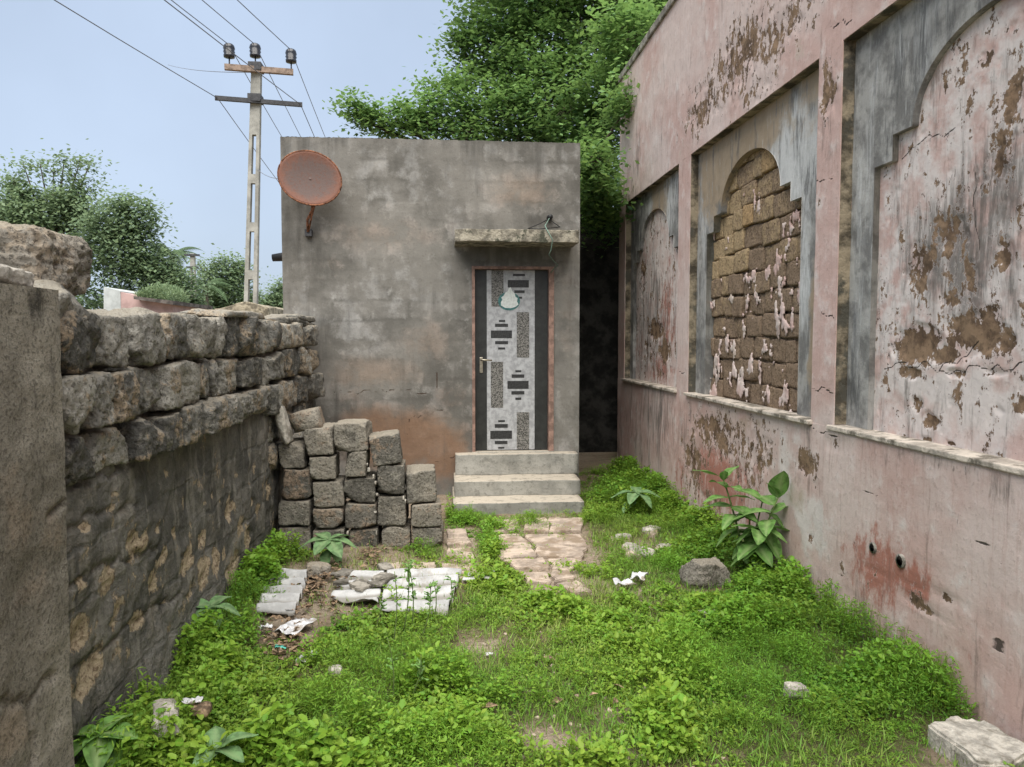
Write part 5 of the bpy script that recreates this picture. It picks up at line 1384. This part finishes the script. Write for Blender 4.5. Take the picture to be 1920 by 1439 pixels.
# candidate plantlets over the yard
def scatter(n, lo=0.0):
    x = rng.uniform(-1.42, 2.40, n); y = 1.75 + rng.power(1.25, n) * 0 + rng.uniform(0, 7.8, n)
    p = np.stack([x, y, np.zeros(n)], 1)
    px, py = project(p)
    return p, px, py
NP = 86000
p, px, py = scatter(NP)
w = weed_px(px, py)
near_l = sstep(.40, .05, p[:, 0] + 1.36); near_r = sstep(.45, .05, 2.32 - p[:, 0])
w = np.maximum(w, np.maximum(near_l * .85 * (p[:, 1] < 5.6), near_r * .9))
patch_n = fbm(p, 2.4, 3, 91)
w = w + (patch_n - .5) * 1.0
steps_zone = (p[:, 0] > .04) & (p[:, 0] < 1.39) & (p[:, 1] > 7.36)
pile_zone = (p[:, 0] > -1.36) & (p[:, 0] < .0) & (p[:, 1] > 6.18)
alley = p[:, 1] > 8.2
ok = (rng.uniform(0, 1, NP) < np.clip(w, 0, 1) ** 1.2) & ~steps_zone & ~pile_zone & ~(alley & (p[:, 0] < 1.46))
p = p[ok]; w = w[ok]; px = px[ok]; py = py[ok]
nl = near_l[ok]; nrr = near_r[ok]; pn = patch_n[ok]
p[:, 2] = soil_z(p[:, 0], p[:, 1])
hgt = np.clip(.025 + .085 * np.clip(w, 0, 1.2) + .09 * np.maximum(nl, nrr) + .05 * (fbm(p, 1.2, 2, 92) - .5), .02, .26)
hgt *= rng.uniform(.45, 1.35, len(p)); hgt = np.where(rng.uniform(0, 1, len(p)) < .04, hgt * 1.4, hgt)
clump = fbm(p, 5.5, 3, 111)
hgt *= np.clip(.25 + 3.4 * (clump - .34), .3, 1.45)
right_strip = (p[:, 0] > 1.2)
slab_zone = (p[:, 0] > 1.80) & (p[:, 1] > 2.2) & (p[:, 1] < 3.14)
hgt = np.minimum(np.where(slab_zone, hgt * .22, hgt), .235)
kind = fbm(p, 2.1, 2, 95) + rng.normal(0, .07, len(p))
M_ = 15
ii = np.repeat(np.arange(len(p)), M_)
t = rng.uniform(.2, 1.0, len(ii))
spread = np.clip((.013 + .11 * hgt[ii]) * rng.normal(0, 1, len(ii)), -.045, .045); sa = rng.uniform(0, 6.283, len(ii))
base = p[ii] + np.stack([np.cos(sa) * spread, np.sin(sa) * spread, hgt[ii] * t], 1)
big_leaf = (kind > .60)[ii]; fine_leaf = (kind < .44)[ii]
sizeL = (.011 + .075 * hgt[ii]) * rng.uniform(.55, 1.5, len(ii)) * np.where(big_leaf, 1.55, np.where(fine_leaf, .85, 1.0)); sizeL = np.clip(sizeL, .008, .05)
Wd = sizeL * np.where(big_leaf, .62, np.where(fine_leaf, .26, .58))
keep_b = ~(big_leaf & (rng.uniform(0, 1, len(ii)) < .45))
tv = np.clip(-.05 + .70 * t + rng.normal(0, .17, len(ii)) + (pn[ii] - .5) * .9 + (clump[ii] - .5) * 1.1 + .1, 0, 1)  # low leaves and hollows tinted darker, shade painted into the leaf colour
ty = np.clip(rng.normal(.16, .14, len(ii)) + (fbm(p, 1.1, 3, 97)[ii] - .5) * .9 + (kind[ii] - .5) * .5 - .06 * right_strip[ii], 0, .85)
inside = (base[:, 0] < 2.33) & (base[:, 0] > -1.36) & keep_b
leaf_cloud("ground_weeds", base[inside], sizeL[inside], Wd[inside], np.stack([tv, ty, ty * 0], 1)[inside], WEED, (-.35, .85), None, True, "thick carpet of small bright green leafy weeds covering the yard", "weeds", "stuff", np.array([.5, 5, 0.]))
tall = (hgt > .075) & (p[:, 0] < 2.32) & (p[:, 0] > -1.35)
ps_ = p[tall]; hs_ = hgt[tall]; ns_ = len(ps_)
lean_ = rng.normal(0, .12, (ns_, 2)) * hs_[:, None]
tip_ = ps_ + np.concatenate([lean_, hs_[:, None]], 1)
sv_ = np.stack([ps_ - [.0016, 0, .01], ps_ + [.0016, .001, -.01], tip_ + [.0009, .0, 0], tip_ - [.0009, 0, 0]], 1).reshape(-1, 3)
st_ = obj("weed_stems", sv_, np.arange(ns_ * 4).reshape(-1, 4), WEED, None, False, {"tint": np.tile([.25, .25, 0], (ns_ * 4, 1))}, np.array([.5, 5, 0.]))
tag(st_, "thin green stems carrying the small leaves of the yard weeds", "weeds", None, "stuff")
# short grass blades over the worn middle
NG = 140000
g, px, py = scatter(NG)
def gg(cx, cy, rx, ry, s): return s * np.exp(-(((px - cx) / rx) ** 2 + ((py - cy) / ry) ** 2))
gd = np.maximum.reduce([gg(1130, 1220, 300, 150, 1.0), gg(1180, 1350, 320, 120, 1.05), gg(950, 1180, 140, 90, .7), gg(1250, 1100, 160, 70, .7), gg(900, 1300, 200, 120, .6), gg(1100, 1420, 300, 60, .7), gg(1200, 1020, 100, 50, .6), gg(1400, 1380, 200, 80, .6), gg(700, 1240, 150, 60, .5)])
for b in [(1000, 1030, 70, 45, 1.0), (1050, 1065, 50, 40, .9), (1150, 1345, 50, 22, .7), (1020, 1400, 60, 35, .8), (900, 1215, 50, 22, .5)]: gd = gd - gg(*b)
gd = gd + .12 + (fbm(g, 3.0, 3, 101) - .5) * 1.1
ok = (rng.uniform(0, 1, NG) < np.clip(gd, 0, 1)) & ~((g[:, 0] > .04) & (g[:, 0] < 1.39) & (g[:, 1] > 7.36)) & ~((g[:, 0] < 0) & (g[:, 1] > 6.15))
g = g[ok]; n = len(g)
g[:, 2] = soil_z(g[:, 0], g[:, 1])
gt = fbm(g, 1.5, 3, 103)
leaf_cloud("short_grass", g, rng.uniform(.022, .085, n), rng.uniform(.003, .0068, n), np.stack([rng.uniform(0, 1, n), np.clip(rng.normal(.16, .18, n) + (gt - .5) * 1.3, 0, 1), np.zeros(n)], 1), GRASS, (.5, 1.4), None, False, "short yellowish grass in the worn middle of the yard", "grass", "stuff", np.array([.5, 5, 0.]))
# small pebbles and crumbs on the bare soil
pe = Acc()
for k in range(260):
    q = ground(random.gauss(1060, 170), random.uniform(1110, 1470))
    s_ = random.uniform(.006, .022)
    W, Fs = rough_stone((s_ * 1.4, s_, s_ * .7), 2000 + k, .5, .2, 2)
    pe.add(rot_z(W, random.uniform(0, 3)) + np.array([q[0], q[1], float(soil_z(q[0], q[1])[0]) + s_ * .2]), Fs)
tag(pe.build("pebbles", SLAB), "pale pebbles and crumbs strewn on the bare soil", "pebbles", kind="stuff")

# =================================================================== TREES
def tree(name, label, base, trunk, blobs, per, leafL, mat, seed, el=(-.9, .5), cat="tree", limb_r=.05, cluster=.16, group=None, trunk_r=.16, nleaf=26):
    """blobs: (centre, (rx,ry,rz), density)"""
    r = np.random.default_rng(seed)
    root = empty(name, base, label, cat, group)
    base = np.array(base, float)
    top = np.array(trunk[-1], float)
    acc = Acc()
    tp = [base] + [np.array(q, float) for q in trunk]
    acc.tube(tp, list(np.linspace(trunk_r, trunk_r * .55, len(tp))), 10)
    pts = []; tints = []
    for bi, (c, rad, dens) in enumerate(blobs):
        c = np.array(c, float); rad = np.array(rad, float)
        mid_ = (top + c) / 2 + r.normal(0, .15, 3) * rad.mean()
        acc.tube([top, mid_, c], [limb_r, limb_r * .6, limb_r * .25], 6)
        ncl = max(5, int(per * dens * (rad[0] * rad[1] * rad[2]) ** .55))
        dirs = r.normal(0, 1, (ncl, 3)); dirs /= np.linalg.norm(dirs, axis=1, keepdims=True)
        rr = r.uniform(.35, 1.08, ncl) ** .6
        cc = c + dirs * rad * rr[:, None]
        for q in cc[:: max(1, ncl // 14)]:
            acc.tube([c, (c + q) / 2 + r.normal(0, .05, 3), q], [limb_r * .25, limb_r * .16, limb_r * .07], 5)
        bright = r.uniform(0, 1, ncl) * .62 + .16 + dirs[:, 2] * .22 + r.uniform(-.14, .14)  # upper clusters tinted lighter, lower ones darker: light painted into the crown
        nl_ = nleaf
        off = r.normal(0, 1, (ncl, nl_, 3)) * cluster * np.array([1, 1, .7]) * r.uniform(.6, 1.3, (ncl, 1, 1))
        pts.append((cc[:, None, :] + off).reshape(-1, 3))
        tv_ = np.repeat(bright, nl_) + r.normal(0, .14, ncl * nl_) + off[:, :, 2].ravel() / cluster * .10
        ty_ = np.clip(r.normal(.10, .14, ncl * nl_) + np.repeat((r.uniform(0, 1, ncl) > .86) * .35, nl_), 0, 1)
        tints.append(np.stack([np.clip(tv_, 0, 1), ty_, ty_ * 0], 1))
    acc.build("trunk", BARK, root, True)
    pts = np.concatenate(pts); tints = np.concatenate(tints)
    L = leafL * r.uniform(.6, 1.35, len(pts))
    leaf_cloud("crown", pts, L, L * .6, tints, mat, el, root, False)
    print(name, len(pts))
    return root
def B(px, py, Y, rp, dens=1.0, dy=1.0):
    c = at_y(px, py, Y); s_ = rp * Y / FPX
    return (c, (s_, s_ * dy, s_), dens)
TY = 13.0
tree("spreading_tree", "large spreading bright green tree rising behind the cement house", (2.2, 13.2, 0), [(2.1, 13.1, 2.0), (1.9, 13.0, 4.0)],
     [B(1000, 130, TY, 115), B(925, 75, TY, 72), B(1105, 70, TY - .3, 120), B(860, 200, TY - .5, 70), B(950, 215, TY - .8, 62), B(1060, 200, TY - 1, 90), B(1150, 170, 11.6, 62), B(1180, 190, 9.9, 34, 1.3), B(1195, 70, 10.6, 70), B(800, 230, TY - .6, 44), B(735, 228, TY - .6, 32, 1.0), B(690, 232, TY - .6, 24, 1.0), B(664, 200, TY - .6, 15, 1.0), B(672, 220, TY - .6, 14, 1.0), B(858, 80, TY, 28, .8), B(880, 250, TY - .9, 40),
      B(1000, -60, TY, 150), B(1150, -80, TY, 160), B(965, -40, TY + .6, 80), B(1260, 20, 12.4, 110), B(1330, -60, 13, 140), B(1120, 300, 11.3, 52), B(1130, 350, 11.0, 44), B(1125, 250, 11.8, 60), B(1040, 262, TY - .6, 42), B(1130, 400, 10.9, 46, 1.4), B(1125, 340, 9.6, 34, 1.6), B(1122, 300, 9.0, 30, 1.4), B(1125, 380, 10.2, 40, 1.6), B(1240, 100, 13.4, 130)],  # dense low clumps over the alley added to block skylight there
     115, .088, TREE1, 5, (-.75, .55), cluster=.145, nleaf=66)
FY = 30.0
def BF(px, py, Y, rp, dens=1.0): return B(px, py, Y, rp, dens)
tree("airy_tree", "tall airy green tree with sparse top sprigs behind the boulder", (*at_y(90, 600, FY)[:2], 0), [(at_y(95, 560, FY)), (at_y(100, 470, FY))],
     [BF(40, 400, FY, 38), BF(95, 420, FY, 52), BF(60, 450, FY, 46), BF(130, 380, FY, 36), BF(30, 350, FY, 16, .8), BF(45, 365, FY, 22), BF(140, 335, FY, 18, .35), BF(165, 355, FY, 12, .35), BF(120, 302, FY, 9, .25), BF(150, 304, FY, 8, .25), BF(168, 308, FY, 8, .25), BF(75, 308, FY, 9, .25), BF(100, 325, FY, 10, .4), BF(45, 312, FY, 7, .4), BF(10, 410, FY, 26), BF(150, 400, FY, 26), BF(-40, 430, FY, 60)],
     130, .155, TREE2, 15, cluster=.30, limb_r=.07, trunk_r=.22)
FY2 = 25.0
tree("dense_round_tree", "dense rounded dark green tree over the far pink house", (*at_y(265, 640, FY2)[:2], 0), [(at_y(262, 580, FY2)), (at_y(255, 520, FY2))],
     [BF(220, 415, FY2, 44), BF(265, 420, FY2, 34), BF(275, 385, FY2, 12), BF(225, 385, FY2, 16), BF(180, 440, FY2, 30), BF(175, 480, FY2, 34), BF(235, 470, FY2, 52), BF(270, 480, FY2, 36), BF(290, 500, FY2, 32), BF(255, 520, FY2, 40), BF(310, 520, FY2, 30), BF(330, 525, FY2, 28), BF(180, 535, FY2, 14, .7), BF(225, 540, FY2, 16, .8), BF(345, 550, FY2, 26), BF(165, 570, FY2, 26), BF(200, 580, FY2, 20), BF(300, 565, FY2, 30), BF(360, 575, FY2, 24)],
     135, .135, TREE2, 25, cluster=.24, limb_r=.07, trunk_r=.2)
FY3 = 36.0
tree("pale_tree", "pale green open tree beyond the roadside concrete pole", (*at_y(425, 640, FY3)[:2], 0), [(at_y(425, 590, FY3)), (at_y(420, 540, FY3))],
     [BF(420, 505, FY3, 22, .9), BF(445, 495, FY3, 16, .7), BF(400, 530, FY3, 22), BF(440, 530, FY3, 22), BF(455, 510, FY3, 12, .6), BF(390, 560, FY3, 26), BF(430, 560, FY3, 30), BF(465, 565, FY3, 22), BF(375, 500, FY3, 12, .6), BF(405, 580, FY3, 26), BF(450, 585, FY3, 26)],
     130, .155, TREE2, 35, cluster=.28, limb_r=.06, trunk_r=.18)
FY4 = 40.0
tree("low_tree", "low bushy green tree beside the left corner of the cement house", (*at_y(520, 640, FY4)[:2], 0), [(at_y(520, 600, FY4)), (at_y(520, 580, FY4))],
     [BF(500, 566, FY4, 16), BF(525, 560, FY4, 22), BF(548, 560, FY4, 24), BF(510, 590, FY4, 24), BF(540, 590, FY4, 26), BF(485, 588, FY4, 16), BF(526, 535, FY4, 10, .7)],
     110, .18, TREE2, 45, cluster=.28, limb_r=.06, trunk_r=.15)
# vine growing down in the alley mouth
# coconut palms far off
def palm(px, py, Y, label, fronds, Lf, seed, cat="palm tree"):
    r = random.Random(seed)
    c = at_y(px, py, Y); b = (c[0], Y, 0)
    root = empty("palm_tree", b, label, cat)
    tube("trunk", [b, (c[0] + .08, Y, c[2] * .5), tuple(c)], [.16, .12, .09], BARK, root, 8)
    for k in range(fronds):
        az = r.uniform(0, 6.28); up = r.uniform(.1, 1.1)
        V = []; Fa = []; T = []
        n = 22
        P0 = np.array(c); d = np.array([math.cos(az), math.sin(az), 0])
        prev = []
        for i in range(n + 1):
            t = i / n
            prev.append(P0 + d * Lf * t * math.cos(up * .6) + np.array([0, 0, Lf * (math.sin(up) * t - .75 * t * t)]))
        side = np.array([-d[1], d[0], 0])
        for i in range(1, n):
            for s_ in (-1, 1):
                q = prev[i]; ll = Lf * .24 * math.sin(math.pi * (i / n) ** .7)
                e = q + side * s_ * ll * .8 + d * ll * .45 + np.array([0, 0, -ll * .45])
                w_ = (prev[i + 1] - prev[i]) * .5
                m0 = len(V); V += [q - w_, q + w_, e]; Fa.append((m0, m0 + 1, m0 + 2)); T += [(.2, 0, 0)] * 3
        obj("frond", np.array(V), np.array(Fa), PALMLEAF, root, False, {"tint": np.array(T)})
palm(322, 478, 33.0, "coconut palm head rising behind the dense round tree", 16, 1.6, 3)
palm(385, 535, 34.0, "drooping pale palm beside the small far pole", 14, 1.5, 9)

# =================================================================== FAR HOUSE, HUT
hy = 22.0
x0 = at_y(188, 560, hy)[0]; x1 = at_y(226, 560, hy)[0]; x2 = at_y(324, 560, hy)[0]
zt = at_y(200, 538, hy)[2]; zr = at_y(324, 572, hy)[2]; zm = at_y(255, 556, hy)[2]
fh = empty("pink_house", ((x0 + x2) / 2, hy + 1.5, 0), "low far-off pink house with dark mossy roof edge beyond the stone wall", "house")
def slab_poly(name, pts, y0, y1, mat, parent):
    n = len(pts); V = [(x, y0, z) for x, z in pts] + [(x, y1, z) for x, z in pts]
    return obj(name, V, [tuple(range(n))[::-1], tuple(range(n, 2 * n))] + [(i, (i + 1) % n, n + (i + 1) % n, n + i) for i in range(n)], mat, parent)
slab_poly("wall", [(x0, 0), (x1 - .002, 0), (x1 - .002, zt - .12), (x0 + .1, zt)], hy, hy + 3, FARGREY, fh)
slab_poly("wall", [(x1, 0), (x2, 0), (x2, zr), (at_y(258, 560, hy)[0], zm), (x1, zt - .14)], hy + .01, hy + 3, FARPINK, fh)
ra = at_y(252, 560, hy - .3); rb = at_y(326, 570, hy - .3)
slab_poly("roof", [(ra[0], ra[2] - .02), (rb[0], rb[2] - .03), (rb[0], rb[2] + .08), (ra[0], ra[2] + .06)], hy - .35, hy + 3.2, TILE, fh)
r3 = np.random.default_rng(3)
pts = np.stack([r3.uniform(ra[0], rb[0] - .15, 2600), r3.uniform(hy - .3, hy + 1.5, 2600), np.zeros(2600)], 1)
hump = np.exp(-((pts[:, 0] - (ra[0] * .45 + rb[0] * .55)) / .35) ** 2)
pts[:, 2] = ra[2] + .03 + (rb[2] - ra[2]) * (pts[:, 0] - ra[0]) / (rb[0] - ra[0]) + r3.uniform(0, 1, 2600) * (.08 + .38 * hump)
leaf_cloud("moss_growth", pts, .12, .04, np.stack([r3.uniform(.3, 1, 2600), r3.uniform(.1, .7, 2600), np.zeros(2600)], 1), TREE2, (.2, 1.4), fh, False)
# low hut roof just over the wall
hx0, hx1 = at_y(400, 590, 12)[0], at_y(560, 590, 12)[0]
hz = at_y(470, 597, 12)[2]
hut = empty("low_hut", ((hx0 + hx1) / 2, 13, 0), "low hut with thatch and tin roof just showing over the stone wall", "hut")
Acc().box(hx0 + .1, hx1 - .3, 12.2, 13.8, 0, hz - .12).build("wall", CEMENT, hut)
C, Fh = cube_grid(14)
V = C * np.array([(hx1 - hx0) / 2 - .25, 1.1, .10]) + np.array([(hx0 + hx1) / 2 - .2, 13.0, hz + .0])
V[:, 2] += .13 * np.exp(-((V[:, 0] - at_y(465, 590, 12)[0]) / .35) ** 2) + (fbm(V, 4, 3, 8) - .5) * .08
obj("thatch_roof", V, Fh, THATCH, hut, True)
tx0, tx1 = at_y(488, 600, 11.6)[0], at_y(545, 600, 11.6)[0]
V = []; nn = 40
for i in range(nn + 1):
    x = tx0 + (tx1 - tx0) * i / nn
    for yy in (11.5, 13.4): V.append((x, yy, at_y(500, 604, 11.6)[2] + .018 * math.sin(i * 1.3) + (yy - 11.5) * .06))
o = obj("tin_sheet", np.array(V), np.array([(2 * i, 2 * i + 2, 2 * i + 3, 2 * i + 1) for i in range(nn)]), SHEET, hut)
o.modifiers.new("thickness", 'SOLIDIFY').thickness = .01

# =================================================================== POWER POLE AND LINES
PY = 17.8
pb_ = at_y(470.5, 580, PY); pt_ = at_y(481.5, 122, PY)
dirp = (pt_ - pb_) / (pt_[2] - pb_[2])
foot = pb_ - dirp * pb_[2]
pole = empty("power_pole", (foot[0], foot[1], 0), "tall slotted concrete power pole with two cross arms and three insulators", "power pole")
def slot_pole(root, foot, dirp, top_z, w0, w1, d0, nslots, z_first, slot_h, gap):
    acc = Acc()
    def cx(z): return foot + dirp * z
    def seg(z0, z1, fx0, fx1):
        w_ = lambda z: w0 + (w1 - w0) * z / top_z
        a_, b_ = cx(z0), cx(z1)
        V = []
        for (c_, z) in ((a_, z0), (b_, z1)):
            ww = w_(z)
            for (ex, ey) in ((fx0, -d0 / 2), (fx1, -d0 / 2), (fx1, d0 / 2), (fx0, d0 / 2)): V.append((c_[0] + ex * ww, c_[1] + ey, c_[2]))
        acc.add(V, [(3, 2, 1, 0), (4, 5, 6, 7), (0, 1, 5, 4), (1, 2, 6, 5), (2, 3, 7, 6), (3, 0, 4, 7)])
    z = 0.0; k = 0
    seg(0, z_first, -.5, .5); z = z_first
    while k < nslots:
        seg(z, z + slot_h, -.5, -.2); seg(z, z + slot_h, .2, .5)
        z += slot_h; seg(z, z + gap, -.5, .5); z += gap; k += 1
    seg(z, top_z, -.5, .5)
    return acc.build("shaft", POLE, root)
slot_pole(pole, np.array([foot[0], foot[1], 0]), dirp, pt_[2], .32, .20, .16, 5, 1.1, .86, .20)
aang = math.radians(10)
adir = np.array([math.cos(aang), math.sin(aang), 0]); an = np.array([-adir[1], adir[0], 0])
def arm(name, pl, pr, h, d, mat):
    A_ = at_y(pl[0], pl[1], PY - .14 - .13); Bq = at_y(pr[0], pr[1], PY + .14 - .13)
    A_ = np.array(A_); Bq = np.array(Bq)
    V = []
    for P_ in (A_, Bq):
        for (a_, z) in ((-d / 2, -h / 2), (d / 2, -h / 2), (d / 2, h / 2), (-d / 2, h / 2)): V.append(P_ + an * a_ + np.array([0, 0, z]))
    obj(name, np.array(V), [(3, 2, 1, 0), (4, 5, 6, 7), (0, 1, 5, 4), (1, 2, 6, 5), (2, 3, 7, 6), (3, 0, 4, 7)], mat, pole)
    return A_, Bq
A1, B1 = arm("cross_arm", (421, 126), (550, 136), .12, .10, ARM)
A2, B2 = arm("cross_arm", (403, 184), (567, 197), .09, .08, IRON)
c1 = at_y(481, 129, PY); c2 = at_y(480, 187, PY)
bevel_box("clamp", c1[0] - .14, c1[0] + .14, PY - .2, PY + .12, c1[2] - .09, c1[2] + .09, IRON, pole, .01)
bevel_box("clamp", c2[0] - .14, c2[0] + .14, PY - .2, PY + .12, c2[2] - .09, c2[2] + .08, IRON, pole, .01)
def insulator(p):
    acc = Acc()
    acc.tube([p - np.array([0, 0, .12]), p + np.array([0, 0, .18])], .016, 6)
    zz = [.14, .15, .20, .21, .27, .28, .34, .40, .43, .45]; rr = [.06, .115, .12, .10, .125, .105, .125, .11, .08, .03]
    acc.tube([p + np.array([0, 0, z]) for z in zz], rr, 14)
    acc.build("insulator", PORC, pole, True)
    return p + np.array([0, 0, .42])
i1 = insulator(A1 * .93 + B1 * .07 + np.array([0, 0, .06])); i3 = insulator(A1 * .03 + B1 * .97 + np.array([0, 0, .06]))
i2 = insulator(np.array([c1[0] - .01, PY - .05, c1[2] + .08]))
def wire(a_, b_, sag, label, r=.009, n=24):
    a_ = np.array(a_, float); b_ = np.array(b_, float)
    pts = [a_ * (1 - t) + b_ * t - np.array([0, 0, sag * 4 * t * (1 - t)]) for t in np.linspace(0, 1, n)]
    V, Fw = tube_geo(pts, r, 5)
    return tag(obj("power_line", V, Fw, WIRE, None, True), label, "power line", "overhead power lines")
def far_dir(p_from, px, py, px2, py2, dist):
    """end of a span that leaves p_from and appears to head along the given photo line, kept near level"""
    return None
nearv = np.array([-math.sin(math.radians(8.6)), -math.cos(math.radians(8.6)), 0]) * 45
farv = np.array([math.sin(math.radians(-2)), math.cos(math.radians(2)), 0]) * 42
for (p_, nm) in ((i1, "left insulator"), (i2, "pole-top insulator"), (i3, "right insulator"), (A2 + (B2 - A2) * .03, "dark lower arm's left end"), (A2 + (B2 - A2) * .98, "dark lower arm's right end")):
    wire(p_, p_ + nearv, .55, "thin wire running overhead into the yard from the pole's " + nm)
    wire(p_, p_ + farv, .6, "thin wire running off behind the house from the pole's " + nm)
s1 = at_y(488, 318, PY); s2 = at_y(530, 335, 12.0)
wire((pole.location.x + .3, PY, s1[2]), (XL + .1, 9.2, 3.6), .12, "slack service wire from the concrete pole to the cement house", .006)
wire(at_y(315, 122, 40), at_y(478, 136, PY + .1), .1, "single wire reaching the pole top from the far side", .010)
# small far pole
fy = 30.0
fb = at_y(364, 590, fy); ft = at_y(363, 476, fy)
fp = empty("far_pole", (fb[0], fy, 0), "small distant concrete pole standing before the far trees", "power pole")
slot_pole(fp, np.array([fb[0], fy, 0]), np.array([0, 0, 1.0]), ft[2], .24, .16, .14, 6, .6, .5, .14)
Acc().box(fb[0] - .28, fb[0] + .28, fy - .12, fy - .07, ft[2] - .1, ft[2] - .03).build("cross_arm", IRON, fp)
Acc().box(fb[0] - .22, fb[0] + .22, fy - .12, fy - .07, ft[2] - .55, ft[2] - .48).build("cross_arm", IRON, fp)
